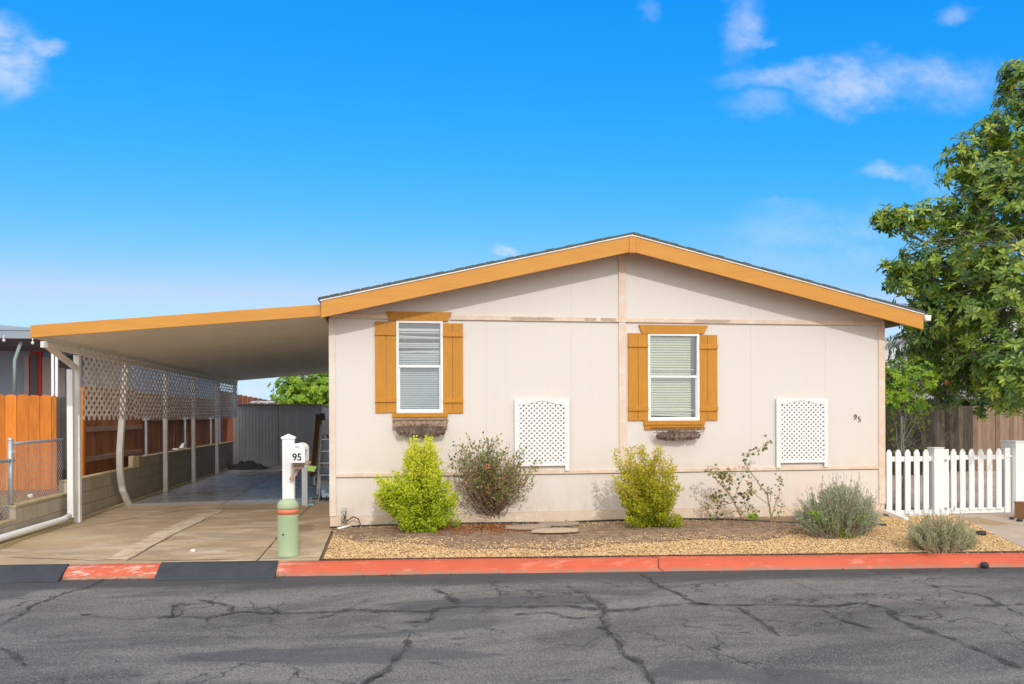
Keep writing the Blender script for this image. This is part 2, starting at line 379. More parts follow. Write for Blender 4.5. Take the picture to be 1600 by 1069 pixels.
L_rose = leafmat('rose_leaves', [(0,(.09,.16,.05)),(1,(.50,.20,.12)),(.3,(.20,.31,.08)),(.58,(.33,.38,.12)),(.78,(.42,.27,.16)),(.93,(.62,.40,.08))], .5, .3)
L_mag = leafmat('magnolia_leaves', [(0,(.045,.10,.015)),(1,(.46,.27,.08)),(.3,(.09,.18,.025)),(.55,(.18,.30,.03)),(.78,(.38,.50,.05)),(.92,(.50,.52,.06))], .3, .35, .6)
L_magd = leafmat('dark_glossy_leaves', [(0,(.03,.07,.02)),(1,(.20,.34,.05)),(.5,(.07,.15,.03))], .35, .25, .6)
L_bright = leafmat('bright_green_leaves', [(0,(.12,.26,.02)),(1,(.55,.66,.06)),(.5,(.28,.48,.035))], .5, .4)
L_lav = leafmat('silver_lavender_leaves', [(0,(.13,.16,.09)),(1,(.52,.54,.40)),(.5,(.26,.31,.18)),(.8,(.38,.42,.29))], .7, .2)
L_lav2 = leafmat('olive_lavender_leaves', [(0,(.16,.16,.08)),(1,(.54,.50,.32)),(.5,(.30,.31,.16)),(.8,(.41,.41,.23))], .7, .2)
L_spike = leafmat('dry_lavender_spikes', [(0,(.15,.11,.11)),(1,(.34,.27,.24))], .8, .1)
L_litter = leafmat('leaf_litter', [(0,(.14,.07,.035)),(1,(.5,.27,.12)),(.4,(.36,.11,.03)),(.7,(.42,.16,.05))], .8, .2)
L_dry = leafmat('dry_grass', [(0,(.30,.24,.12)),(1,(.5,.45,.22)),(.5,(.33,.33,.12))], .8, .2)

# ================================================================== SETTING
big = MB(); big.add([(-900,-700,-.30),(900,-700,-.30),(900,1200,-.30),(-900,1200,-.30)], [(0,1,2,3)])
struct(big.build('ground', M['dirt']), 'dry bare ground around the lots')

KX = [(-60,13.9),(-12,10.15),(-4.2,9.62),(-1.2,9.36),(1.39,9.075),(7.39,8.39),(14,7.65),(60,2.6)]   # back edge of the kerb
def kb(x):
    for (a, ya), (b, yb) in zip(KX, KX[1:]):
        if x <= b: return ya + (yb-ya)*(x-a)/(b-a)
    return KX[-1][1]
def xs(a, b, n): return [a + (b-a)*i/n for i in range(n+1)]
# road
r = MB(); X = xs(-60, 60, 60)
vs = []; fs = []
for i, x in enumerate(X): vs += [(x, kb(x)-.262, -.17), (x, kb(x)-9.5, -.20)]
for i in range(len(X)-1): fs.append((2*i, 2*i+1, 2*i+3, 2*i+2))
r.add(vs, [f[::-1] if False else f for f in fs])
road = struct(r.build('road', M['asph']), 'cracked weathered grey asphalt street')
# kerb : swept profile with expansion joints
k = MB(); prof = [(-.262,-.30),(-.262,-.168),(-.235,-.128),(-.16,-.078),(-.10,-.056),(-.012,-.048),(0,-.052),(0,-.30)]
X = xs(-14, 20, 68); vs = []; fs = []; n = len(prof)
for x in X:
    for dy, z in prof: vs.append((x, kb(x)+dy + .004*math.sin(x*3.1), z + .003*math.sin(x*2.3)))
for i in range(len(X)-1):
    for j in range(n-1): a = i*n+j; fs.append((a, a+n, a+n+1, a+1))
k.add(vs, fs); kerb = struct(k.build('kerb', M['kerb'], smooth=False), 'red painted rolled kerb')
# thin cracks in kerb
kc = MB()
for x0 in (3.02, 10.4):
    P = [(x0 + .03*math.sin(i*2.1), kb(x0)+prof[i][0], prof[i][1]) for i in range(1, 7)]
    for p, q in zip(P, P[1:]): kc.bar(Vector(p)+Vector((0,-.001,.001)), Vector(q)+Vector((0,-.001,.001)), .009, .005)
kc.build('kerb_joint', M['tar'], kerb)
def zg(y, x=0):  # yard height: level at the house, falling to the kerb
    f = max(0, min(1, (11.5 - y) / (11.5 - kb(x)))); return -.05 * f
# yard sheets
def sheet(name, x0, x1, yfun0, yfun1, m, zoff, nx=40, ny=10, jit=0):
    s = MB(); vs = []; fs = []
    for i in range(nx+1):
        x = x0 + (x1-x0)*i/nx; a = yfun0(x); b = yfun1(x)
        for j in range(ny+1):
            y = a + (b-a)*j/ny; vs.append((x, y, zg(y, x)+zoff + (U(-jit, jit) if 0 < j < ny else 0)))
    for i in range(nx):
        for j in range(ny): a = i*(ny+1)+j; fs.append((a, a+ny+1, a+ny+2, a+1))
    s.add(vs, fs); return s.build(name, m)
struct(sheet('yard_earth', -4.83, 60, lambda x: kb(x)+.001, lambda x: 60, M['dirt'], -.035, 60, 30), 'bare earth of the lot')
dw = sheet('driveway', -6.2, -.80, lambda x: kb(x)+.001, lambda x: 26.0, M['conc'], 0, 16, 60)
struct(dw, 'stained tan concrete driveway under the carport')
sheet_back = lambda x: 11.61
gb = sheet('gravel_bed', -.76, 9.0, lambda x: kb(x)+.03, lambda x: D+.0 if x < 7.7 else D-.5, M['gbed'], -.012, 60, 14, .004)
struct(gb, 'tan gravel bed between the house and the kerb')
# driveway joints (grooves filled dark)
j = MB()
def crackline(mb, P, w0, w1, z, jit=.02, seg=.12, th=.004):
    """flat jagged ribbon along P on height z"""
    pts = []
    for a, b in zip(P, P[1:]):
        a = Vector(a); b = Vector(b); L = (b-a).length; n = max(1, int(L/seg))
        for i in range(n): pts.append(a + (b-a)*(i/n))
    pts.append(Vector(P[-1])); q = []
    for i, p in enumerate(pts): q.append(p + (Vector((U(-jit, jit), U(-jit, jit), 0)) if 0 < i < len(pts)-1 else Vector((0,0,0))))
    vs = []
    for i, p in enumerate(q):
        d = q[min(i+1, len(q)-1)] - q[max(i-1, 0)]; d.z = 0
        if d.length < 1e-6: d = Vector((1,0,0))
        d.normalize(); nrm = Vector((-d.y, d.x, 0)); w = U(w0, w1)/2
        if i in (0, len(q)-1): w *= .3
        zz = z(p) if callable(z) else z
        vs += [(p.x+nrm.x*w, p.y+nrm.y*w, zz), (p.x-nrm.x*w, p.y-nrm.y*w, zz)]
    fs = [(2*i, 2*i+1, 2*i+3, 2*i+2) for i in range(len(q)-1)]
    mb.add(vs, [f for f in fs])
zdw = lambda p: zg(p.y, p.x) + .003
for P in ([(197.5,873.6),(354,797.5)], [(396.7,876.5),(460,815),(512,768)], [(28,842),(300,797),(512,797)], [(0,868),(120,872),(290,872),(500,868)]):
    crackline(j, [atZ(px, py, -.02) for px, py in P], .008, .02, zdw, .012, .15)
crackline(j, [(-3.0,15,0),(-3.1,25.9,0)], .01, .015, zdw, .004, .5)
crackline(j, [(-4.7,20,0),(-.9,20.1,0)], .01, .015, zdw, .004, .5)
j.build('slab_joint', M['tar'], dw)
# lighter mortar strip beside the joint
st = MB(); P = [atZ(165,872,-.03), atZ(196,873,-.03), atZ(352,798,0), atZ(310,803,0)]
for i in range(12):
    q_ = [P[0].lerp(P[3], i/12), P[1].lerp(P[2], i/12), P[1].lerp(P[2], (i+1)/12), P[0].lerp(P[3], (i+1)/12)]
    st.add([(p.x, p.y, zg(p.y, p.x)+.0025) for p in q_], [(0,1,2,3)])
st.build('mortar_strip', mat('pale_mortar', (.60,.50,.37), (.50,.40,.27), 2.5, rough=.9, bump=.3, spots=(5,.5,.6,(.42,.31,.19))), dw)

# asphalt cracks
c1 = MB(); c2 = MB()
def pc(L, ox): return [atZ(ox + a/2, 840 + b/2, -.17) for a, b in L]
CR = [
 (0,[(0,275),(60,240),(110,210),(200,175),(290,150),(330,128)],1),
 (0,[(250,240),(390,255),(460,250),(560,247),(650,250),(700,240),(760,232),(870,238),(960,235),(1050,232),(1100,225),(1180,230),(1350,230),(1380,218),(1440,215),(1600,218)],2),
 (0,[(1100,220),(1120,205),(1160,190)],0),(0,[(1350,160),(1400,180),(1430,210)],2),(0,[(540,250),(545,215),(580,208)],1),
 (0,[(620,195),(720,215),(730,235)],1),(0,[(1280,300),(1265,350),(1240,380),(1190,425),(1130,457)],1),(0,[(960,258),(1060,240)],1),
 (0,[(1350,230),(1340,265),(1260,265)],1),(0,[(0,345),(50,365),(85,400)],1),(0,[(650,250),(640,285),(620,290)],0),(0,[(740,205),(780,200),(800,230)],0),
 (0,[(840,215),(870,240)],1),(0,[(600,315),(690,300),(760,318)],0),(0,[(220,385),(260,360),(330,350)],0),(0,[(850,395),(930,410),(900,455)],0),
 (800,[(0,215),(100,215),(160,210),(250,225),(330,230),(440,215),(570,205),(700,212),(860,210),(960,215),(1100,205),(1180,222),(1200,255),(1290,290),(1380,315),(1480,360),(1600,410)],2),
 (800,[(170,150),(230,180),(290,215),(280,250),(300,295),(340,330),(350,365),(400,390),(420,425),(445,457)],2),
 (800,[(400,112),(450,145),(520,175),(570,205),(650,212)],1),(800,[(700,215),(740,240),(800,275),(840,310)],1),
 (800,[(860,130),(960,170),(1000,190),(1060,205)],0),(800,[(970,225),(1010,250),(1060,265),(1130,285)],1),
 (800,[(1270,140),(1380,165),(1480,185),(1520,205),(1600,245)],1),(800,[(0,240),(110,232),(200,255),(290,235)],1),(800,[(1180,170),(1280,200),(1330,215)],0),
 (800,[(1380,200),(1470,215),(1600,208)],1),(800,[(1060,255),(1200,262)],0)]
for ox, L, lv in CR:
    P = pc(L, ox)
    crackline(c1, P, .003, .005+.003*(lv+1), -.165, .017, .06)
    if lv: crackline(c2, P, .01, .035+.05*lv, -.1675, .03, .10)
tm = M['tar2']; tt_ = tm.node_tree; ob = [n for n in tt_.nodes if n.type == 'OUTPUT_MATERIAL'][0]; pb_ = [n for n in tt_.nodes if n.type == 'BSDF_PRINCIPLED'][0]
tp_ = tt_.nodes.new('ShaderNodeBsdfTransparent'); mxs = tt_.nodes.new('ShaderNodeMixShader'); cv_ = coord(tt_, (.8,1.2,1))
tt_.links.new(mr(tt_, noise(tt_, cv_, 7, 8, .75), .44, .60, 0, .9), mxs.inputs[0]); tt_.links.new(tp_.outputs[0], mxs.inputs[1]); tt_.links.new(pb_.outputs[0], mxs.inputs[2]); tt_.links.new(mxs.outputs[0], ob.inputs[0])
c1.build('crack', M['tar'], road); c2.build('crack_stain', M['tar2'], road)

# gravel stones : one heap nobody could count
def inside_soil(x, y):
    e = 10.95 - 1.35*min(1, max(0, (x+.76)/1.6)) + .12*math.sin(x*2.3) + .07*math.sin(x*5.1)
    if x > 2.5: e += (x-2.5)*.10
    if x > 5.0: e += (x-5.0)*.35
    return y > e
soil = MB(); vs = []; fs = []; nx = 70; ny = 10
for i in range(nx+1):
    x = -.72 + (7.55)*i/nx
    y0 = 9.2
    while not inside_soil(x, y0) and y0 < 11.5: y0 += .02
    for jj in range(ny+1):
        y = y0 + (11.585-y0)*jj/ny
        vs.append((x, y, zg(y, x) + (.0 if jj == 0 else .012 + .02*math.sin(jj/ny*3.1) + U(0, .008)) - .004))
for i in range(nx):
    for jj in range(ny): a = i*(ny+1)+jj; fs.append((a, a+ny+1, a+ny+2, a+1))
soil.add(vs, fs); struct(soil.build('soil_strip', M['soil'], smooth=True), 'dark brown soil strip along the house wall')
g = MB()
def pebble(mb, x, y, z, s):
    a = U(.7, 1.3)*s; b = U(.6, 1.1)*s; c = U(.45, .8)*s; t = U(0, 6.28); ct = math.cos(t); sn = math.sin(t)
    pts = [(a,0,0),(0,b,U(-.2,.3)*c),(-a,0,0),(0,-b,U(-.2,.3)*c),(U(-.3,.3)*a,U(-.3,.3)*b,c),(0,0,-c)]
    mb.cur = rnd()
    mb.add([(x+p[0]*ct-p[1]*sn, y+p[0]*sn+p[1]*ct, z+p[2]) for p in pts], [(0,1,4),(1,2,4),(2,3,4),(3,0,4),(1,0,5),(2,1,5),(3,2,5),(0,3,5)])
def pathx(y): return 7.6 + (y-8.63)*.43   # left edge of the side path
cnt = 0
while cnt < 36000:
    x = U(-.75, 8.8); y = U(8.3, 11.55)
    if y < kb(x)+.035: continue
    if inside_soil(x, y) and x < 7.0 and rnd() > (.16 + .4*max(0, math.sin(x*1.7+1)*math.sin(y*5))) : continue
    if x > 7.0 and y > 11.3: continue
    if y > 8.63 and x > pathx(y): continue
    pebble(g, x, y, zg(y, x) + U(-.004, .010) + (.015 if inside_soil(x, y) and x < 7 else 0), U(.008, .017)); cnt += 1
for i in range(60):
    x = U(-.7, 8); pebble(g, x, kb(x)-U(.0,.06), -.045, U(.006,.010))
tag(g.build('gravel', M['peb']), 'loose tan gravel stones covering the front bed', 'gravel', kind='stuff')
# side path
p = MB(); P = [(pathx(8.6), 8.63), (60, 3.5), (60, 30), (pathx(11.8)+.02, 30), (pathx(11.75)+.0, 11.75)]
p.prism([(x, y, -.09) for x, y in P], (0,0,.062)); 
struct(p.build('path', mat('side_path_concrete', (.50,.40,.31), (.42,.33,.25), 1.5, rough=.85, bump=.3, spots=(6,.62,.7,(.34,.25,.18)))), 'pale concrete path through the picket gate')

# neighbour's raised lot on the left
p = MB().box(-60, -4.98, 10.2, 60, -.3, .36); struct(p.build('raised_earth', M['redd']), 'reddish raised earth of the lot on the left')

# ================================================================== HOUSE
home = thing('mobile_home', 'cream single-storey mobile home with ochre gable fascia and shutters', 'house', (3.45, D, 0))
XL, XR, XM = -.829, 7.741, 3.456; ZS = 2.977; SL = .232
WIN = [(fx(620.5), fx(691), fz(655,644.5), fz(655,502.5), fz(655,572.5)), (fx(1012.7), fx(1091), fz(1050,656.5), fz(1050,522.5), fz(1050,588.5))]
w = MB(); T = .1
cols = [XL] + [v for W in WIN for v in (W[0], W[1])] + [XR]
for i in range(5):
    if i % 2 == 0: w.box(cols[i], cols[i+1], D, D+T, .716, ZS)
    else:
        W = WIN[i//2]; w.box(cols[i], cols[i+1], D, D+T, .716, W[2]); w.box(cols[i], cols[i+1], D, D+T, W[3], ZS)
w.build('wall', M['wall'], home)
gw = MB(); ro = lambda x, top: top - abs(x - 3.50)*SL
gw.prism([(XL,D-.008,ZS+.002),(XR,D-.008,ZS+.002),(XR,D-.008,ro(XR,4.10)),(3.5,D-.008,4.10),(XL,D-.008,ro(XL,4.10))], (0,T,0))
gw.build('gable_wall', M['wall'], home)
sk = BX(XL+.0, XR-.0, D+.004, D+T, .168, .708); sk.build('skirting', M['wall'], home)
BX(XL, XR, D+.02, D+T-.01, .705, .72).build('wall_gap', M['seam'], home)
f = MB(); Xs = xs(XL-.004, XR, 30); vs = []; fs = []
BX(XL-.006, XR, D-.008, D+T, -.25, .166).build('foundation', M['found'], home)
sd = MB(); sd.box(XL, XL+.1, D+T, 28, -.2, 3.08); sd.box(XR-.1, XR, D+T, 28, -.2, 3.08); sd.box(XL+.1, XR-.1, 27.9, 28, -.2, 3.08)
sd.build('side_wall', M['wall'], home)
# trims
tr = MB(); tr.box(XL, fx(608), D-.030, D-.008, ZS+.004, ZS+.07)
tr.box(fx(705), 3.405, D-.030, D-.008, ZS+.004, ZS+.07); tr.box(3.515, XR, D-.030, D-.008, ZS+.004, ZS+.07)
tr.build('belt_trim', M['trim'], home, bevel=.003)
b = MB(); b.box(XL+.08, 3.405, D-.020, D, .722, .775); b.box(3.515, XR-.1, D-.020, D, .722, .775); b.build('base_trim', M['trim'], home, bevel=.003)
MB().box(3.407, 3.513, D-.026, D, .722, ZS).box(3.407, 3.513, D-.032, D-.008, ZS+.002, ro(3.4, 4.09)).build('centre_batten', M['trim'], home, bevel=.003)
MB().box(XL-.012, XL+.078, D-.018, D+T, .17, ZS+.003).build('corner_trim', mat('cream_corner_paint', (.74,.67,.61), (.68,.56,.46), 2, rough=.6), home, bevel=.003)
MB().box(XR-.098, XR+.012, D-.020, D+T, .17, ZS+.003).build('corner_trim', M['trim'], home, bevel=.003)
sm = MB()
for px in (640, 760, 893, 1065, 1173, 1290): 
    if px in (640, 1065): continue
    x = fx(px); BX(x-.0022, x+.0022, D-.0015, D+.002, .78, ZS).build('panel_seam', M['pseam'], home); BX(x-.0022, x+.0022, D-.0095, D-.006, ZS+.072, ro(x, 3.99)).build('panel_seam', M['pseam'], home)
sm2 = MB()
for px in (700, 845, 985, 1045, 1230): x = fx(px); BX(x-.0018, x+.0018, D+.0025, D+.006, .17, .70).build('panel_seam', M['pseam'], home)
# bare wood where the trim paint peeled
bw = MB()
def ragged(x0, x1, z0, z1, y):
    n = 14; top = []; bot = []
    for i in range(n+1):
        x = x0 + (x1-x0)*i/n; e = .5 if i in (0, n) else 1
        top.append((x, y, (z0+z1)/2 + (z1-z0)/2*e*U(.6,1))); bot.append((x, y, (z0+z1)/2 - (z1-z0)/2*e*U(.7,1)))
    bw.prism(bot + top[::-1], (0, .01, 0))
for a, b_ in ((798,866),(913,931),(938,962),(1084,1140)):
    bw = MB(); ragged(fx(a), fx(b_), ZS+.012, ZS+.064, D-.033); bw.build('bare_wood_patch', M['barewood'], home)
# fascia
DF = 11.2; RT, RB = 4.185, 3.97
def gab(mb, x0, x1, t0, t1, y0, y1):  # sloping board under the roof line between x0 and x1
    mb.prism([(x0,y0,ro(x0,t1)),(x1,y0,ro(x1,t1)),(x1,y0,ro(x1,t0)),(x0,y0,ro(x0,t0))], (0,y1-y0,0))
a = MB(); gab(a, -.915, 3.455, 4.190, 3.965, DF, DF+.035); a.build('fascia', M['orange'], home, bevel=.003)
a = MB(); a.prism([(3.458,DF-.006,ro(3.458,4.20)),(3.5,DF-.006,4.20),(3.56,DF-.006,ro(3.56,4.20)),(3.56,DF-.006,ro(3.56,3.962)),(3.458,DF-.006,3.945)], (0,.05,0))
gab(a, 3.562, 8.147, 4.190, 3.965, DF, DF+.035); a.build('fascia', M['orange'], home, bevel=.003)
a = MB(); 
for x0, x1 in ((-.93,3.5),(3.5,8.15)): gab(a, x0, x1, 4.212, 4.192, DF-.012, DF+.1)
a.build('drip_edge', M['drip'], home)
a = MB()
for x0, x1 in ((-.955,3.5),(3.5,8.165)): gab(a, x0, x1, 4.24, 4.215, DF-.02, 28.3)
for s_, x1 in ((-1,-.955),(1,8.165)):      # ragged shingle butts
    L = abs(x1-3.5); n = int(L/.14)
    for i in range(n):
        xa = 3.5 + s_*L*i/n; xb = 3.5 + s_*L*(i+1)/n
        xa, xb = min(xa, xb), max(xa, xb)
        if rnd() < .6: gab(a, xa+.01, xb-.01, 4.246+U(0,.004), 4.24, DF-.02, 28.3)
a.build('roof', M['shingle'], home)
a = MB()
for x0, x1 in ((-.9,3.5),(3.5,8.10)): gab(a, x0, x1, 4.10, 4.06, DF+.037, 11.588)
a.build('soffit', M['soffit'], home)
a = MB(); a.prism([(XR+.012,11.71,ro(XR,4.12)),(8.10,11.71,ro(8.10,4.12)),(8.10,11.71,ro(8.10,4.07)),(XR+.012,11.71,ro(XR,4.07))], (0,16.2,0))
a.build('eave_underside', M['eaveb'], home); a = MB()
a.prism([(-.9,11.71,ro(-.9,4.12)),(XL-.012,11.71,ro(XL,4.12)),(XL-.012,11.71,ro(XL,4.07)),(-.9,11.71,ro(-.9,4.07))], (0,16.2,0))
a.build('eave_underside', M['eaveb'], home)
a = MB(); gz = ro(8.15, 4.19)
a.prism([(8.150,DF-.03,gz),(8.26,DF-.03,gz-.005),(8.25,DF-.03,gz-.09),(8.17,DF-.03,gz-.09),(8.150,DF-.03,gz-.03)], (0,17,0)); a.build('gutter', M['white'], home, bevel=.004)
# downspout shoe lying from the corner onto the gravel
a = MB(); a.box(XR+.016, XR+.075, D+.12, D+.19, .02, 3.1)
P0 = atZ(1384,800,.03); P1 = atZ(1417,812,-.0); a.bar(Vector((XR+.05,D+.15,.05)), (P1.x, P1.y, .0), .075, .055); a.build('downspout', M['white'], home, bevel=.006)
# windows
blindmats = [M['blind'], M['blindy']]
for wi, (x0, x1, z0, z1, zm) in enumerate(WIN):
    fr = MB(); fw = .026; y0 = D-.028; y1 = D+.06
    fr.box(x0-.01, x0+fw, y0, y1, z0-.01, z1+.01); fr.box(x1-fw, x1+.01, y0, y1, z0-.01, z1+.01)
    fr.box(x0+fw, x1-fw, y0, y1, z1-fw, z1+.01); fr.box(x0+fw, x1-fw, y0, y1, z0-.01, z0+fw)
    W = fr.build('window', M['white'], home, bevel=.002)
    s = MB(); s.box(x0+fw+.001, x1-fw-.001, D-.012, D+.03, zm-.018, zm+.018)
    q = .018
    s.box(x0+fw+.001, x0+fw+q, D-.002, D+.03, z0+fw, zm-.018); s.box(x1-fw-q, x1-fw-.001, D-.002, D+.03, z0+fw, zm-.018)
    s.box(x0+fw+q, x1-fw-q, D-.002, D+.03, z0+fw+.001, z0+fw+q)
    s.build('sash', M['white'], W, bevel=.0015)
    gl = MB(); gl.add([(x0+fw,D+.022,zm+.018),(x1-fw,D+.022,zm+.018),(x1-fw,D+.022,z1-fw),(x0+fw,D+.022,z1-fw)], [(0,1,2,3)]); gl.build('pane', M['glass'], W)
    gl = MB(); gl.add([(x0+fw+q,D+.012,z0+fw+q),(x1-fw-q,D+.012,z0+fw+q),(x1-fw-q,D+.012,zm-.018),(x0+fw+q,D+.012,zm-.018)], [(0,1,2,3)]); gl.build('pane', M['glass'], W)
    rv = MB(); rv.box(x0-.10,x1+.10,D+.35,D+.36,z0-.1,z1+.1); rv.box(x0-.11,x0-.10,D+.101,D+.36,z0-.1,z1+.1); rv.box(x1+.10,x1+.11,D+.101,D+.36,z0-.1,z1+.1)
    rv.box(x0-.11,x1+.11,D+.101,D+.36,z1+.1,z1+.11); rv.box(x0-.11,x1+.11,D+.101,D+.36,z0-.11,z0-.1); rv.build('reveal', M['darkin'], W)
    bl = MB(); yb = D+.085; bx1 = x1-fw-.006 - (.055 if wi else 0)
    zt = z1-fw-(.105 if wi == 0 else .055); bl.box(x0+fw+.004, bx1, yb-.02, yb+.015, zt, zt+.035)
    z = zt-.02; sp = .0265 if wi == 0 else .038; k_ = 0
    while z > z0+.04:
        bl.cur = rnd(); tilt = .010 if wi == 0 else .014; dz0 = dz1 = 0; gap = 0
        if wi == 0 and z > zm:
            dz0 = U(-.004,.004); dz1 = U(-.004,.004)
            if k_ in (1, 4, 5, 9): gap = 1
            if k_ == 2: dz1 = -.02
            if k_ == 10: dz0 = -.015
        if wi == 1 and z < z0+.10: dz0 = .03
        if not gap or rnd() < 0:
            a0 = Vector((x0+fw+.004, yb, z+dz0)); a1 = Vector((bx1, yb, z+dz1)); mm = (a0+a1)/2 + Vector((0,0,(.012 if (wi == 0 and k_ == 11) else 0)))
            for u0, u1 in ((a0,mm),(mm,a1)):
                bl.add([u0+Vector((0,-.008,-tilt)),u1+Vector((0,-.008,-tilt)),u1+Vector((0,.0,.002)),u0+Vector((0,.0,.002)),u1+Vector((0,.008,tilt)),u0+Vector((0,.008,tilt))], [(0,1,2,3),(3,2,4,5)])
        z -= sp; k_ += 1
    for q_ in (.14,.86): 
        xx = x0+fw + (bx1-x0-fw)*q_; bl.box(xx-.0015, xx+.0015, yb-.012, yb-.010, z0+.04, zt)
    bl.build('blind', blindmats[wi], W)
    if wi == 1:
        BX(x0+.04, bx1+.03, yb-.04, yb-.03, zm+.10, zm+.115).build('blind_rail', M['blindy'], W); BX(x0+.04, bx1+.04, yb-.04, yb-.03, z0+.14, z0+.155).build('blind_rail', M['blindy'], W)
# shutters
def shutter(xa, xb, z0, z1, seam, zt0, zt1, zb0, zb1, inner):
    s = MB(); y1 = D-.002; y0 = D-.024
    s.cur = U(.3,.7); s.box(xa, seam-.002, y0, y1, z0, z1); s.cur = U(.3,.7); s.box(seam+.002, xb, y0, y1, z0+U(-.004,.004), z1)
    S = s.build('shutter', M['shutter'], home, bevel=.002)
    for u, v in ((zt0, zt1), (zb0, zb1)):
        b = MB(); b.cur = U(.4,.8); b.box(xa-.002, xb+.002, y0-.020, y0, u, v); b.build('batten', M['shutter'], S, bevel=.002)
(x0,x1,z0,z1,zm) = WIN[0]
F1 = lambda py: fz(655, py)
shutter(fx(586.3), x0-.011, F1(645), F1(503.5), fx(603.8), F1(525), F1(517.5), F1(628.5), F1(622), 1)
shutter(x1+.011, fx(723.3), F1(646), F1(505), fx(707), F1(526), F1(519), F1(629.5), F1(623), 1)
(x0,x1,z0,z1,zm) = WIN[1]
F2 = lambda py: fz(1050, py)
shutter(fx(981), x0-.011, F2(657), F2(521.5), fx(996.5), F2(543), F2(537), F2(642), F2(635), 1)
shutter(x1+.011, fx(1120), F2(657.3), F2(523), fx(1105), F2(545), F2(538), F2(642.5), F2(635.5), 1)
for hb in ([(602.4,487.2),(705.6,488.4),(699.5,502),(608,501.5)], [(997.3,507.7),(1105.4,509),(1098.5,522),(1002.5,522)]):
    s = MB(); s.prism([atY(a_, b_, D) - Vector((0,.036,0)) for a_, b_ in hb], (0,.034,0)); s.build('head_board', M['shutter'], home, bevel=.002)
s = MB(); s.box(fx(612.5), fx(699.5), D-.045, D, F1(652), F1(645.2)); s.build('sill_board', M['shutter'], home, bevel=.003)
s = MB(); s.box(fx(1005), fx(1100), D-.045, D, F2(664), F2(657.2)); s.box(fx(1006), fx(1099), D-.03, D, F2(671.2), F2(664.6)); s.build('sill_board', M['shutter'], home, bevel=.003)
# house numbers
def digit(ch, name, h, m, parent, base, rotz=0, roll=0, th=.006, bold=.0, sx=1):
    cu = bpy.data.curves.new('glyph', 'FONT'); cu.body = ch; cu.size = h/.7; cu.extrude = th/2; cu.offset = bold
    o = bpy.data.objects.new('glyph', cu); C.objects.link(o); bpy.context.view_layer.update()
    me = bpy.data.meshes.new_from_object(o.evaluated_get(bpy.context.evaluated_depsgraph_get()))
    C.objects.unlink(o); bpy.data.objects.remove(o)
    R_ = Matrix.Rotation(rotz, 4, 'Z') @ Matrix.Rotation(math.pi/2, 4, 'X') @ Matrix.Rotation(roll, 4, 'Z') @ Matrix.Diagonal((sx,1,1,1))
    L = LOC[parent.name]
    me.transform(Matrix.Translation(Vector(base) - L) @ R_)
    me.materials.clear(); me.materials.append(m)
    q = bpy.data.objects.new(name, me); C.objects.link(q); q.parent = parent; LOC[q.name] = L; return q
digit('9', 'number_nine', .088, M['iron'], home, atY(1332.5,655.5,D)+Vector((0,-.009,0)), roll=-.15)
digit('5', 'number_five', .085, M['iron'], home, atY(1340,659.5,D)+Vector((0,-.009,0)), roll=.1)

# window baskets
def basket(label, pxa, pxb, zt, zb, front, dry, seed):
    random.seed(seed); xa, xb = fx(pxa), fx(pxb)
    t = thing('window_basket', label, 'planter', ((xa+xb)/2, D-.1, zb), 'wire baskets under the front windows')
    w = MB(); y1 = D-.05; y0 = y1-front; cx = (xa+xb)/2; hw = (xb-xa)/2
    w.tube([(xa,y1,zt),(xa+.01,y0,zt),(xb-.01,y0,zt),(xb,y1,zt),(xa,y1,zt)], .005, 5)
    w.tube([(xa+.03,y1,(zt+zb)/2+.02),(xa+.04,y0+.02,(zt+zb)/2+.02),(xb-.04,y0+.02,(zt+zb)/2+.02),(xb-.03,y1,(zt+zb)/2+.02)], .004, 5)
    for i in range(9):
        f_ = i/8; x = xa + (xb-xa)*f_; xb_ = cx + (x-cx)*.62
        w.tube([(x,y0,zt),(x+(xb_-x)*.25,y0+.005,zt-(zt-zb)*.5),(xb_,y0+.04,zb+.01),(xb_,y1,zb)], .0035, 4)
    for i in range(8):   # scroll work
        x = xa + (xb-xa)*(i+.5)/8; rr = hw/8*.85
        w.tube([(x+rr*math.cos(a_)*(1-a_/14), y0-.003, zt-.035+rr*math.sin(a_)*(1-a_/14)) for a_ in [k*.7 for k in range(11)]], .003, 4)
    w.build('wire_frame', M['iron'], t)
    l = MB()
    n = 12; 
    for i in range(n):
        f_ = (i+.5)/n; x = xa + (xb-xa)*(.08+.84*f_); e = math.sin(math.pi*f_)
        l.cur = rnd(); l.blob((x, (y0+y1)/2, zb+.025+(zt-zb)*(.16+.1*rnd())), hw/n*1.5, front*.36, (zt-zb)*(.18+.22*e**.5), 8, 5, .25)
    l.build('coir_liner', M['coir'], t)
    d = MB()
    for i in range(dry):
        x = xa + (xb-xa)*U(.08,.92); p_ = Vector((x, U(y0,y1), zb+(zt-zb)*U(.2,.55))); dd = Vector((U(-1,1), U(-.9,.3), U(-.5,.7)))
        d.cur = rnd(); d.leaf(p_, dd, U(.03,.07), .006)
    o = d.build('dried_plants', M['coir'], t); o['kind'] = 'stuff'
    return t
basket('shallow rusty wire basket of dried plants below the left window', 614, 699, F1(656), F1(681), .16, 420, 3)
basket('curved scrollwork wire basket with dark liner below the right window', 1016, 1093, F2(668), F2(687), .17, 160, 4)
s = MB(); s.box(fx(613), fx(698.5), D-.03, D-.001, F1(670.5), F1(652.6)); s.build('backing_board', M['boxwood'], home)
random.seed(11)

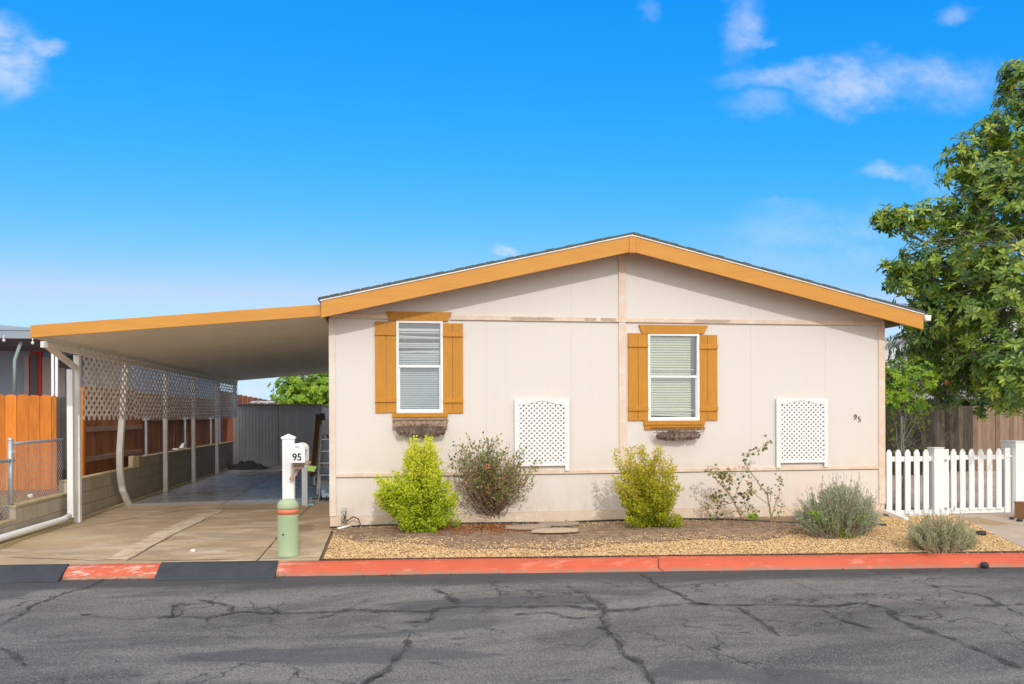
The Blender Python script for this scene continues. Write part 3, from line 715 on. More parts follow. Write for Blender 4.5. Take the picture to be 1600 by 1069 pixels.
# trellis panels
def clipseg(p, d, x0, x1, z0, z1f):
    """points of line p+t*d inside box, arched top by sampling"""
    ts = []; 
    lo, hi = -9, 9
    if abs(d[0]) > 1e-9:
        a, b = (x0-p[0])/d[0], (x1-p[0])/d[0]; lo = max(lo, min(a, b)); hi = min(hi, max(a, b))
    if abs(d[1]) > 1e-9:
        a = (z0-p[1])/d[1]
        if d[1] > 0: lo = max(lo, a)
        else: hi = min(hi, a)
    if lo >= hi: return None
    n = 40; best = [lo + (hi-lo)*i/n for i in range(n+1) if p[1]+d[1]*(lo+(hi-lo)*i/n) <= z1f(p[0]+d[0]*(lo+(hi-lo)*i/n))]
    if len(best) < 2: return None
    return best[0], best[-1]
def lattice2d(x0, x1, z0, z1f, px_, pz, place, sw, th, mb, gap=0.):
    """two layers of crossing slats; place(u, layer) -> 3D"""
    zmax = max(z1f(x0 + (x1-x0)*i/20) for i in range(21)); sl = pz/px_
    for lay, sg in ((0, 1), (1, -1)):
        c = z0 - sl*(x1-x0) - pz; 
        while c < zmax + sl*(x1-x0) + pz:
            p = (x0, c) ; d = (1, sg*sl)
            r_ = clipseg(p, d, x0, x1, z0, z1f)
            if r_ and r_[1]-r_[0] > .01:
                a = (p[0]+d[0]*r_[0], p[1]+d[1]*r_[0]); b = (p[0]+d[0]*r_[1], p[1]+d[1]*r_[1])
                mb.cur = rnd(); place(mb, a, b, lay)
            c += pz
def trellis(label, pa, pb, zb, zt, y):
    xa, xb = fx(pa), fx(pb); t = thing('trellis_panel', label, 'trellis', ((xa+xb)/2, D, zb), 'white lattice panels on the front wall')
    fw = .062; cx = (xa+xb)/2; hw = (xb-xa)/2 - fw
    st_ = MB(); st_.box(xa, xa+fw, y, y+.03, zb, zt); st_.build('side_post', M['white'], t, bevel=.003)
    st_ = MB(); st_.box(xb-fw, xb, y, y+.03, zb, zt); st_.build('side_post', M['white'], t, bevel=.003)
    zr = zb+.075
    r_ = MB(); r_.box(xa+fw, xb-fw, y, y+.03, zr, zr+.045); r_.build('bottom_rail', M['white'], t, bevel=.003)
    arch = lambda x: zt-.085 + .055*(.5+.5*math.cos(math.pi*min(1, abs(x-cx)/hw/.85)))
    r_ = MB(); n = 16; P = []
    for i in range(n+1): x = xa+fw+.0005 + 2*(hw-.0005)*i/n; P.append((x, y, arch(x)))
    for i in range(n):
        a_, b_ = P[i], P[i+1]; r_.prism([a_, b_, (b_[0], y, zt), (a_[0], y, zt)], (0,.03,0))
    r_.build('arched_rail', M['white'], t)
    l = MB()
    def place(mb, a, b, lay): mb.bar((a[0], y+.010+.007*lay, a[1]), (b[0], y+.010+.007*lay, b[1]), .006, .030, up=(0,0,1))
    lattice2d(xa+fw-.004, xb-fw+.004, zr+.03, lambda x: arch(x)+.012, .0795, .0735, place, .03, .006, l)
    l.build('lattice', M['white'], t)
trellis('arched white lattice panel on the wall behind the rose bush', 803, 888, fz(880,735.5), fz(845,623.5), D-.05)
trellis('arched white lattice panel on the wall between the sparse rose canes and the house number', 1211, 1291, fz(1250,730.5), fz(1250,623), D-.05)

# ================================================================== CARPORT
cp = thing('carport', 'open carport with ochre-edged flat roof and lattice side screen', 'carport', (-2.8, 18, 0))
XA, XB, Y0c, Y1c = -4.63, -.925, 11.27, 25.6
def cz(x, top=0): return (2.634 + (x-XA)*(2.971-2.634)/(XB-XA)) + top
def cslab(mb, x0, x1, y0, y1, b, t): mb.prism([(x0,y0,cz(x0)+b),(x1,y0,cz(x1)+b),(x1,y0,cz(x1)+t),(x0,y0,cz(x0)+t)], (0,y1-y0,0))
a = MB(); cslab(a, XA+.03, XB, Y0c+.03, Y1c, .055, .145); a.build('roof', M['ceil'], cp)
a = MB(); n = 46; w_ = (Y1c-Y0c-.1)/n
for i in range(n): cslab(a, XA+.03, XB-.01, Y0c+.05+i*w_+.006, Y0c+.05+(i+1)*w_-.006, .045, .054)
a.build('ceiling_pan', M['ceil'], cp)
a = MB(); cslab(a, XA, XB, Y0c, Y0c+.028, 0, .162); a.build('fascia', M['orange'], cp, bevel=.003)
a = MB(); cslab(a, XA, XA+.028, Y0c+.03, Y1c, 0, .162); a.build('eave_gutter', M['beigep'], cp)
PXX = -4.66
a = MB(); a.box(-4.70, -4.60, 11.75, 25.55, 2.545, 2.632); a.build('beam', M['beigep'], cp, bevel=.004)
a = MB(); 
for i in range(60): y = 12.9+i*.21; BX(-4.598, -4.55, y, y+.03, 2.60, 2.625).build('bracket', M['beigep'], cp)
def post(path, m, lab=None, w_=.085):
    p = MB(); P = [Vector(q) for q in path]
    for q in range(len(P)):
        pass
    vs = []; fs = []
    for q in P: vs += [(q.x-w_/2,q.y-w_/2,q.z),(q.x+w_/2,q.y-w_/2,q.z),(q.x+w_/2,q.y+w_/2,q.z),(q.x-w_/2,q.y+w_/2,q.z)]
    k = len(P)
    for i in range(k-1):
        for e in range(4): a_ = 4*i+e; b_ = 4*i+(e+1) % 4; fs.append((a_, b_, b_+4, a_+4))
    fs.append((3,2,1,0)); fs.append(tuple(4*(k-1)+e for e in range(4)))
    p.add(vs, fs); o = p.build('post', m, cp, bevel=.006)
    if lab: o['label'] = lab
    return o
post([(PXX,12.95,0),(PXX,12.95,2.53)], M['whitep'])
bent = [atX(px, py, PXX) for px, py in ((201.5,789),(197,779),(192.5,768),(189.5,754),(188,740),(187.3,722),(187.3,707),(189,680),(191,653),(194,610),(197,571))]
bent[0].z = 0; bent[-1].z = 2.53
post(bent, M['whitep'], 'white carport post bowed out of line near its foot', .095)
for y in (17.75, 20.2, 22.85, 25.4): post([(PXX,y,0),(PXX,y,2.53)], M['beigep'])
a = MB(); e = atX(70,531,PXX); a.bar((PXX, e.y, 2.60), (PXX, 12.9, 2.33), .06, .075); a.build('brace', M['beigep'], cp, bevel=.004)
a = MB(); a.box(-4.74,-4.665,12.76,12.82,.14,2.0); a.box(-4.715,-4.63,12.68,12.76,.10,2.30); a.build('downspout', M['white'], cp, bevel=.008)
a = MB(); q = atX(0,843,-4.70); a.tube([(-4.68,12.72,.14),(-4.70,12.5,.105),(-4.75,q.y,q.z),(-4.78,9.9,q.z-.03)], .042, 10); a.build('drain_pipe', M['white'], cp, smooth=True)
YS = [12.98, 15.45, 17.75, 20.2, 22.85, 25.45]
for y0, y1 in zip(YS, YS[1:]):
    l = MB()
    def place(mb, a_, b_, lay): mb.bar((-4.592+.009*lay, a_[0], a_[1]), (-4.592+.009*lay, b_[0], b_[1]), .044, .007, up=(1,0,0))
    lattice2d(y0+.01, y1-.01, 1.56, lambda x: 2.56, .225, .15, place, .04, .007, l)
    l.build('lattice_screen', M['lattice'], cp)

# block retaining wall
bwl = thing('block_wall', 'low stepped concrete block wall along the driveway', 'wall', (-4.9, 18, 0))
def seg(y0, y1, z, nm='block_course', capz=.03):
    a = BX(-4.98, -4.82, y0, y1, -.05, z-capz); a.build('blockwork', M['block'], bwl)
    a = BX(-4.985, -4.815, y0, y1, z-capz+.001, z); a.build('cap', bpy.data.materials.get('yellowed_cap') or mat('yellowed_cap', (.46,.39,.22), (.40,.32,.17), 3, rough=.9, bump=.4, spots=(12,.6,.66,(.25,.2,.12))), bwl, bevel=.004)
seg(9.75, 11.28, .27); seg(11.282, 13.08, .445); seg(13.082, 16.5, .625); seg(16.502, 26.1, .80)
a = BX(-4.812, -4.70, 9.7, 26, -.05, .035); a.box(-4.995, -4.80, 16.42, 16.6, .60, .83); a.build('footing', bpy.data.materials['yellowed_cap'], bwl, bevel=.006)

# ---------------- fences at the left
def board_fence(root, y0, y1, x, zb, ztf, m, facing='x', th=.018, bw_=.14):
    f_ = MB(); s = y0
    while s < y1:
        e = min(s+bw_-.006, y1); f_.cur = rnd(); j_ = U(-.004,.004); z = ztf((s+e)/2)+U(-.01,.01); c = .025
        if facing == 'x': f_.prism([(x+j_,s,zb),(x+j_,e,zb),(x+j_,e,z-c),(x+j_,e-c,z),(x+j_,s+c,z),(x+j_,s,z-c)], (th,0,0))
        else:
            n = 6; top = [(s+(e-s)*(1-i/n), x+j_, z - .028*(1-math.sin(math.pi*(1-i/n))**.6)) for i in range(n+1)]
            f_.prism([(s,x+j_,zb),(e,x+j_,zb)]+top, (0,th,0))
        s += bw_
    return f_.build('boards', m, root)
fo = thing('wooden_fence', 'bright orange stained scallop-topped fence behind the chain-link fence', 'fence', (-6.2, 13.5, .36))
board_fence(fo, -8.6, -5.17, 13.5, .40, lambda s: 1.945, M['stain'], 'y', bw_=.168)
a = MB(); a.box(-8.6,-5.2,13.52,13.56,.7,.79); a.box(-8.6,-5.2,13.52,13.56,1.6,1.69); a.build('rail', M['stain'], fo)
a = BX(-8.6,-5.0,13.30,13.34,.361,.47); a.build('kick_board', M['redd'], fo)
fb = thing('wooden_fence', 'brown stained fence with faded rails behind the carport lattice', 'fence', (-5.25, 18, .36))
board_fence(fb, 14.8, 25.9, -5.30, .40, lambda s: 2.12 if s > 17.9 else 2.16, M['stainb'])
a = MB(); a.box(-5.282,-5.24,15.0,18.15,1.33,1.42); a.box(-5.282,-5.24,15.0,18.15,.80,.89); a.build('rail', M['rail'], fb)
a = MB(); a.box(-5.282,-5.24,18.35,25.9,1.50,1.58); a.box(-5.282,-5.24,18.35,25.9,.70,.78) ; a.build('rail', M['rail'], fb)
a = BX(-5.31,-5.20,14.70,14.79,.37,2.1); a.build('end_post', M['stain'], fb)
for y in (18.25, 21.6, 24.6):
    a = MB(); a.tube([(-5.19,y,.5),(-5.19,y,1.60)], .032, 10)
    for z in (1.54, .74): a.tube([(-5.24,y,z),(-5.10,y,z)], .018, 6); a.tube([(-5.19,y-.045,z),(-5.19,y+.045,z)], .04, 8)
    a.build('post', M['galv'], fb)
gg = thing('wooden_fence', 'short dark grey fence section between the orange fence and the carport post', 'fence', (-5.05, 15.4, .36))
board_fence(gg, -6.05, -5.36, 15.6, .36, lambda s: 1.96, mat('dark_grey_board', (.10,.095,.09), (.07,.065,.06), 4, rough=.9, var=.2), 'y', bw_=.15)

# chain link
cl = thing('chain_link_fence', 'galvanised chain-link fence on top of the low block wall', 'fence', (-4.9, 11.3, .43))
a = MB(); a.tube([(-4.9,11.33,.35),(-4.9,11.33,1.30)], [.033,.033], 10); a.blob((-4.9,11.33,1.30), .036,.036,.03, 10, 5, 0); a.build('post', M['galv'], cl, smooth=True)
a = MB(); a.tube([(-4.9,11.33,1.245),(-4.9,13.0,1.255)], .02, 8); a.build('top_rail', M['galv'], cl, smooth=True)
a = MB(); a.tube([(-4.9,9.2,1.03),(-4.9,11.33,1.03)], .02, 8); a.build('top_rail', M['galv'], cl, smooth=True)
a = MB(); a.tube([(-4.86,11.33,1.15),(-4.9,11.40,1.16)], .02, 6).tube([(-4.9,11.25,1.03),(-4.9,11.41,1.03)], .028, 6); a.build('clamp', M['galv'], cl)
a = MB()
def mesh_wire(y0, y1, z0, z1):
    def place(mb, p, q, lay): mb.tube([(-4.9+.004*lay, p[0], p[1]), (-4.9+.004*lay, q[0], q[1])], .0026, 4, False)
    lattice2d(y0, y1, z0, lambda x: z1, .07, .07, place, 0, 0, a)
mesh_wire(11.36, 13.0, .46, 1.29); mesh_wire(9.3, 11.30, .29, 1.07); a.build('wire_mesh', M['galv'], cl)

# neighbour house left
nb = thing('neighbour_house', 'slate blue house with red door beyond the orange fence', 'house', (-9, 20, .36))
a = MB(); a.box(-16, -6.0, 20.0, 20.2, .36, 3.12); a.box(-6.2,-6.0,20.2,30,.36,3.12); a.build('wall', M['nbwall'], nb)
a = MB(); yF = 17.4
Pt = [atY(-200,498,yF), atY(0,525,yF), atY(60,530,yF), atY(112,536,yF)]
zb_ = 3.20; a.box(-18, -5.75, yF, yF+.05, zb_-.02, zb_+.13); a.build('fascia', M['nbroof'], nb)
a = MB(); a.prism([(-18,yF,zb_+.14),(-5.7,yF,zb_+.14),(-5.7,yF,zb_+.17),(-18,yF,zb_+.17)], (0,13,0))
a.prism([(-18,yF+1.2,zb_+.17),(-5.9,yF+1.2,zb_+.17),(-6.4,yF+1.2,zb_+.22),(-9,yF+1.2,zb_+.44),(-18,yF+1.2,zb_+1.1)], (0,11,0)); a.build('roof', M['nbroof'], nb)
a = MB(); a.box(-18,-5.75,yF+.05,20.0,zb_-.02,zb_+.01); a.build('porch_soffit', M['nbdark'], nb)
dl = atY(48,600,19.98).x; dr = atY(66,600,19.98).x
dd = BX(dl, dr, 19.94, 19.99, .4, atY(57,549,19.98).z).build('door', M['red'], nb)
BX(dl+.02, dr-.09, 19.925, 19.94, 1.15, atY(57,553,19.98).z).build('screen', M['nbdark'], dd)
a = MB(); a.box(dl-.12, dl-.02, 19.93, 19.995, .4, 3.0); a.box(dr+.01, dr+.5, 19.95, 19.995, .4, 2.98); a.build('door_trim', mat('mauve_trim', (.55,.50,.52), rough=.7), nb)
for px in (82.3, 88.5):
    q = atY(px,580,yF+.1); a = MB().tube([(q.x,yF+.1,.36),(q.x,yF+.1,zb_-.02)], .028, 8); a.build('porch_post', M['white'], nb, smooth=True)
q0 = atY(33,534,yF+.2); q1 = atY(23,563,yF+.2); q2 = atY(23,612,yF+.2)
a = MB().tube([q0, q1, q2], .035, 8); a.build('downpipe', M['greenpipe'], nb, smooth=True)
for i, (px, py) in enumerate(((6,532),(51,536),(97,540))):
    q = atY(px,py,yF-.03); a = MB(); a.blob(q, .03,.03,.034, 8, 6, 0); 
    a.tube([q+Vector((0,0,.03)), q+Vector((0,0,.10))], .01, 5)
    o = a.build('porch_bulb', M['bulb'], nb, smooth=True)
a = MB(); q = atY(97,566,19.5); a.tube([q+Vector((-.16,0,0)), q+Vector((.2,.1,.02))], .14, 10)
a.build('wall_lamp', M['nbdark'], nb, smooth=True)
# far buildings seen through the lattice
a = BX(-14,-9.5,40,46,-.3,2.35).build('distant_building', M['rust']); tag(a, 'low brown building far behind the carport lattice', 'building')

# shed
sh = thing('shed', 'low grey shed with vertical siding at the end of the driveway', 'shed', (-3.4, 26, 0))
xa_, xb_ = -4.74, -2.15
a = MB(); x = xa_+.11
while x < xb_:
    e = min(x+.10-.006, xb_); a.cur = rnd(); a.box(x, e, 26, 26.03, .03, 1.92); x += .10
a.box(xa_+.1, xb_, 26.031, 26.06, .03, 1.92); a.build('siding', M['shed'], sh)
BX(xa_, xa_+.105, 25.97, 26.06, 0, 1.93).build('corner_post', M['white'], sh)
a = MB(); a.prism([(xb_+.002,26.0,.03),(xb_+.25,27.2,.03),(xb_+.25,27.2,1.80),(xb_+.002,26.0,1.92)], (.03,0,0)); a.build('side_panel', M['shedl'], sh)
a = MB(); a.prism([(xa_-.03,25.94,1.93),(xb_+.04,25.94,1.93),(xb_+.3,27.3,1.82),(xa_-.03,27.3,1.90)], (0,0,.035)); a.build('roof', mat('shed_roof_edge', (.33,.29,.25), rough=.8), sh)
BX(-3.45,-3.44,25.992,25.999,.05,1.9).build('door_gap', M['seam'], sh)
# brown boards behind shed
rb = thing('rust_brown_fence', 'rust brown board fence just visible over the shed roof', 'fence', (-4.5, 31, 0))
a = MB(); a0 = atY(340,611,31); a1 = atY(430,628,31); x = a0.x
while x < a1.x: f_ = (x-a0.x)/(a1.x-a0.x); a.cur = rnd(); a.box(x, x+.17, 31, 31.03, -.2, a0.z+(a1.z-a0.z)*f_); x += .178
a.build('boards', M['rust'], rb)
a = MB(); a.cur=.5; 
for i in range(14): q = atY(395+i*2.4, 629.5+U(-1,.6), 30.5); a.blob(q, .1,.08,.05, 6, 4, .3)
tag(a.build('roof_debris', M['shedl']), 'pale debris heaped on the shed roof edge', 'debris')

# things under carport
def lumber():
    t = thing('lumber_board', 'tall brown board leaning against the shed beside the ladder', 'board', tuple(atZ(489,757,0)))
    a = MB(); p0 = Vector((-1.92, 20.6, .0)); q = atY(489,752,21); q1 = atY(497,652,23.5)
    a.bar((q.x, 21, .05), (q1.x, 23.5, q1.z), .13, .04, up=(0,1,0)); a.build('plank', M['plank'], t, bevel=.003)
    a = MB(); a.bar((q1.x+.02, 23.45, q1.z+.02), (q1.x+.55, 23.2, .6), .12, .04, up=(0,1,0)); a.bar((q1.x-.06,23.43,q1.z-.02),(q1.x+.2,23.43,q1.z+.02),.2,.03, up=(0,1,0)); a.build('brace', mat('grey_lumber', (.20,.17,.15), rough=.9), t)
lumber()
ld = thing('step_ladder', 'aluminium step ladder leaning by the side wall of the house', 'ladder', (-1.3, 16.6, 0))
yl = 16.6
pA, pB = atY(496,772,yl), atY(503,686,yl+.5)
a = MB(); a.bar((pA.x,yl,0),(pB.x,yl+.45,1.2),.03,.06); a.build('rail', M['alum'], ld)
a = MB(); a.bar((pA.x+.36,yl,0),(pB.x+.30,yl+.45,1.2),.03,.06); a.build('rail', M['alum'], ld)
for i in range(5):
    f_ = (i+.6)/5; a = MB(); z = 1.2*f_; x = pA.x+(pB.x-pA.x)*f_; a.box(x+.015, x+.345-.05*f_, yl+.45*f_-.04, yl+.45*f_+.04, z-.012, z+.012); a.build('step', M['alum'], ld)
a = BX(pB.x-.02, pB.x+.33, yl+.40, yl+.60, 1.2, 1.24).box(pB.x, pB.x+.25, yl+.42, yl+.56, 1.24, 1.50); a.build('top_tray', M['shedl'], ld, bevel=.005)
a = MB(); a.bar((pB.x+.02,yl+.55,1.19),(pA.x+.02,yl+1.0,0),.025,.04).bar((pB.x+.28,yl+.55,1.19),(pA.x+.34,yl+1.0,0),.025,.04).build('rear_leg', M['alum'], ld)
hc = thing('hand_cart', 'small silver folding cart standing in front of the ladder', 'cart', tuple(atZ(497,780,0)))
yh = 15.3; q0 = atY(491,744,yh); q1 = atY(500.5,744,yh)
a = MB(); z1_ = q0.z
a.tube([(q1.x-.02,yh,.02),(q1.x-.02,yh,atY(497,738,yh).z)], .014, 6).tube([(q0.x,yh,z1_),(q1.x,yh,z1_),(q1.x,yh,z1_-.16),(q0.x,yh,z1_-.16),(q0.x,yh,z1_)], .012, 6)
a.build('frame', M['alum'], hc); a = MB().tube([(q0.x-.1,yh-.1,.02),(q1.x+.1,yh+.1,.02)], .014, 6); a.build('foot_bar', M['alum'], hc)
for dx in (-.02,.1): a = MB().tube([(q1.x+dx,yh+.02,.05),(q1.x+dx+.02,yh+.02,.05)], .05, 12); a.build('wheel', M['rubber'], hc)
bn = thing('storage_bin', 'pale blue plastic bin on the driveway at the house wall', 'bin', (-1.1, 15.9, 0))
a = MB(); q = atY(510,772,15.9); a.prism([(-1.28,15.75,.02),(-.90,15.75,.02),(-.86,15.75,.30),(-1.32,15.75,.30)], (0,.35,0)); a.build('tub', M['blue'], bn, bevel=.01)
BX(-1.34,-.86,15.72,16.13,.30,.33).build('lid', M['shedl'], bn, bevel=.006)
a = MB()
for i in range(5): a.tube([(-1.35+U(-.1,.3), 15.4+U(-.1,.1), .02+U(0,.03)) for _ in range(5)], .012, 5)
tag(a.build('coiled_cord', M['hose'], smooth=True), 'tangled black cord on the driveway near the ladder foot', 'cord')
a = MB(); n = 14; vs = []; fs = []
c0 = atZ(400,729,0)
for i in range(n+1):
    for k_ in range(8):
        x = c0.x - .62 + 1.15*i/n; y = 24.6 + 1.1*k_/7; e = max(0, 1-abs((i/n-.45)*2.1))**.8*max(0,math.sin(math.pi*k_/7))
        vs.append((x + U(-.04,.04), y, .012 + e*.20*(.6+.8*rnd()) + .05*abs(math.sin(i*1.9))*math.sin(math.pi*k_/7)))
for i in range(n):
    for k_ in range(7): q = i*8+k_; fs.append((q, q+8, q+9, q+1))
a.add(vs, fs); tag(a.build('tarp', M['tarp'], smooth=True), 'crumpled black tarp heaped in front of the shed', 'tarp')
# grey post with flyer
gp = thing('grey_post', 'grey square post with a lime paper flyer behind the mailbox', 'post', tuple(atZ(476,790,0)))
q = atZ(476,790,0); a = BX(q.x-.05,q.x+.05,q.y,q.y+.1,-.02,1.02); a.build('post', M['galv'], gp, bevel=.004)
a = MB(); y = q.y+.02; fa = atY(480,727,y); fb_ = atY(495,737,y); a.prism([(q.x+.052,y-.02,fb_.z+.02),(fb_.x-.04,y-.03,fb_.z+.0),(fb_.x,y-.03,fa.z-.02),(q.x+.052,y-.02,fa.z)], (0,.004,0)); a.build('flyer', M['paper'], gp)
a = BX(q.x+.06,q.x+.16,q.y-.02,q.y+.12,.0,.03); tag(a.build('teal_scrap', mat('teal_plastic', (.20,.45,.42), rough=.6)), 'small teal scrap on the concrete beside the grey post', 'litter')

# mailbox
mx = thing('mailbox', 'white mailbox numbered 95 fixed to a thick white post', 'mailbox', (-1.12, 9.85, -.04))
pq = atY(451,700,9.92); pw = .067; zt_ = atY(451,686,9.85).z
a = MB(); a.box(pq.x-pw, pq.x+pw, 9.85, 9.85+2*pw, -.06, zt_); a.build('post', M['white'], mx, bevel=.006)
a = MB(); c = (pq.x, 9.85+pw); s_ = pw+.012; z = zt_
a.box(c[0]-s_, c[0]+s_, c[1]-s_, c[1]+s_, z, z+.022); 
a.add([(c[0]-s_,c[1]-s_,z+.022),(c[0]+s_,c[1]-s_,z+.022),(c[0]+s_,c[1]+s_,z+.022),(c[0]-s_,c[1]+s_,z+.022),(c[0],c[1],z+.06)], [(0,1,4),(1,2,4),(2,3,4),(3,0,4)]); a.build('post_cap', M['white'], mx)
mxa, mxb = atY(452.5,710,9.6).x, atY(476.5,710,9.6).x; z0_ = atY(463,723.5,9.6).z; zt2 = atY(463,693,9.6).z
def arch_poly(x0, x1, z0, z1, y, n=14):
    r_ = (x1-x0)/2; cx = (x0+x1)/2; zs = z1-r_*.85
    return [(x0,y,z0),(x1,y,z0)] + [(cx+r_*math.cos(math.pi*i/n), y, zs+r_*.85*math.sin(math.pi*i/n)) for i in range(n+1)]
a = MB(); a.prism(arch_poly(mxa+.006, mxb-.006, z0_+.004, zt2-.006, 9.62), (0,.52,0)); bo = a.build('box', M['white'], mx, bevel=.002)
a = MB(); a.prism(arch_poly(mxa, mxb, z0_, zt2, 9.595), (0,.024,0)); dr_ = a.build('door', M['white'], mx, bevel=.004)
a = BX((mxa+mxb)/2-.02,(mxa+mxb)/2+.02,9.575,9.594,zt2-.035,zt2-.02); a.build('latch', M['white'], dr_)
a = MB(); a.box(mxb-.004, mxb+.006, 9.70, 9.73, z0_+.08, z0_+.15); a.box(mxb+.0, mxb+.008, 9.70, 9.82, z0_+.13, z0_+.15); a.build('flag', M['shedl'], mx)
a = MB(); a.box(mxa+.02, mxb+.03, 9.66, 10.0, z0_-.03, z0_-.002); a.box(mxa+.02, mxb-.02, 9.70, 9.73, z0_-.075, z0_-.03); a.bar((mxa-.01,9.8,z0_-.22),(mxb-.08,9.8,z0_-.04),.03,.05); a.build('bracket', mat('weathered_bracket', (.42,.30,.24), rough=.8), mx, bevel=.003)
digit('95', 'number', .082, M['black'], mx, ((mxa+mxb)/2-.0565, 9.5925, z0_+.030), bold=.0022, sx=.92, th=.003)
# bollard
bp = atZ(450,869,-.045); R0 = .122
bo_ = thing('utility_bollard', 'sage green round utility bollard with an orange band by the kerb', 'bollard', tuple(bp))
zt3 = atY(451,793,bp.y).z
a = MB(); a.lathe(bp, [(R0*1.02,-.01),(R0*1.02,.02),(R0,.05),(R0*.97,zt3-bp.z-.10),(R0*.97,zt3-bp.z-.032)], 32); a.build('body', M['bollard'], bo_, smooth=True, bevel=0)
a = MB(); a.lathe(bp, [(R0*.985,zt3-bp.z-.075),(R0*.985,zt3-bp.z-.012)], 32); a.build('band', M['band'], bo_, smooth=True)
a = MB(); h0 = zt3-bp.z-.005; a.lathe(bp, [(R0*1.0,h0-.006),(R0*1.01,h0+.012),(R0*.98,h0+.045),(R0*.86,h0+.075),(R0*.6,h0+.098),(R0*.25,h0+.106),(.001,h0+.107)], 32); a.build('cap', mat('olive_green_plastic', (.345,.44,.252), (.39,.48,.30), 3, rough=.55), bo_, smooth=True)
a = MB(); q = Vector((bp.x-.04, bp.y-R0*.95, bp.z+.27)); a.tube([q+Vector((0,.01,0)), q+Vector((0,-.012,0))], .010, 8); a.build('lock', M['black'], bo_)

# kerb ramps
def ramp(label, pxa, pxb):
    xa, xb = atZ(pxa,882,-.05).x, atZ(pxb,880,-.05).x
    a = MB(); n = 10; vs = []; fs = []
    prof_ = [(-.055,-.060),(-.058,-.030),(-.12,-.036),(-.37,-.152),(-.385,-.169),(-.1,-.169)]
    k = len(prof_)
    for i in range(n+1):
        x = xa + (xb-xa)*i/n; e = .0
        for dy, z in prof_:
            xx = x
            if i == 0: xx -= 0
            sk_ = (-.20 if dy > -.2 else .0)
            vs.append((x + (sk_ if False else 0) + 0, kb(x)+dy, z))
    for i in range(n):
        for j_ in range(k): q = i*k+j_; r_ = i*k+(j_+1) % k; fs.append((q, r_, r_+k, q+k))
    fs.append(tuple(range(k-1,-1,-1))); fs.append(tuple(n*k+j_ for j_ in range(k)))
    a.add(vs, fs); o = a.build('kerb_ramp', M['rubber'], bevel=.004); tag(o, label, 'ramp', 'rubber kerb ramps')
ramp('black rubber kerb ramp cut off by the left edge of the view', -220, 116)
ramp('black rubber kerb ramp in front of the green bollard', 252, 434)

# edging, hoses
def hose(name, label, pts, r_, m=M['hose'], cat='hose'):
    P = [Vector(p) for p in pts]; Q = []
    for i in range(len(P)-1):
        p0 = P[max(i-1,0)]; p1 = P[i]; p2 = P[i+1]; p3 = P[min(i+2,len(P)-1)]
        for k in range(6):
            t = k/6; Q.append(.5*((2*p1)+(p2-p0)*t+(2*p0-5*p1+4*p2-p3)*t*t+(3*p1-p0-3*p2+p3)*t**3))
    Q.append(P[-1]); a = MB().tube(Q, r_, 7); o = a.build(name, m, smooth=True); tag(o, label, cat); return o
e = MB(); X = xs(-.78, 9.0, 40)
for x0, x1 in zip(X, X[1:]): 
    e.bar((x0, kb(x0)+.02, zg(kb(x0))-.02+.0), (x1, kb(x1)+.02, zg(kb(x1))-.02), .012, .07)
tag(e.build('garden_edging', M['edge']), 'thin dark edging strip between the gravel and the red kerb', 'edging')
hose('irrigation_hose', 'black irrigation hose lying along the foot of the house wall', [(-.83,11.54,.02),(-.2,11.53,.035),(.6,11.50,.04),(1.6,11.46,.035),(2.3,11.40,.03),(3.2,11.44,.035),(4.2,11.42,.035),(5.0,11.25,.03),(5.6,10.9,.02),(6.3,10.6,.015),(7.0,10.45,.01)], .013)
random.seed(5)
hb = thing('hose_bib', 'outdoor tap with a looped black hose at the left corner of the house', 'tap', (fx(540), 11.5, 0))
x = fx(538); a = MB().tube([(x,D,.24),(x,D-.08,.24),(x,D-.09,.18)], .011, 7); a.tube([(x-.04,D-.06,.28),(x+.03,D-.06,.29)], .008, 6); a.build('tap', M['galv'], hb, smooth=True)
a = MB(); a.tube([(x,D-.09,.18),(x-.01,D-.1,.08),(x+.05,D-.1,.12),(x+.12,D-.11,.17),(x+.19,D-.12,.14),(x+.22,D-.13,.07),(x+.20,D-.14,.02)], .009, 6)
for i in range(4): a.tube([(x+U(-.05,.04), D-.08+U(-.02,.02), .06+.06*k) for k in range(4)], .004, 5)
a.build('hose_loop', M['hose'], hb, smooth=True)
a = MB().tube([atZ(528,826,.03)+Vector((0,0,0)), (fx(547), D-.16, .05)], .016, 8); tag(a.build('white_pipe', M['white'], smooth=True), 'short white pipe lying below the outdoor tap', 'pipe')

# stepping stones
random.seed(21)
def flag(label, cx, cy, rx, ry, seedp):
    a = MB(); n = 9; a.cur = rnd(); P = []
    for i in range(n): t = 2*math.pi*i/n; q = U(.82,1.08); P.append((cx+rx*q*math.cos(t), cy+ry*q*math.sin(t), .028))
    a.prism(P, (0,0,.032)); tag(a.build('stepping_stone', M['stone'], bevel=.006), label, 'stone', 'stepping stones below the trellis')
flag('mauve grey stepping stone nearest the rose bush', 1.90, 10.93, .33, .2, 1)
flag('pale stepping stone set nearest the house wall', 2.38, 11.16, .34, .17, 2)
flag('front stepping stone closest to the kerb, tan and ragged', 2.20, 10.52, .34, .17, 3)

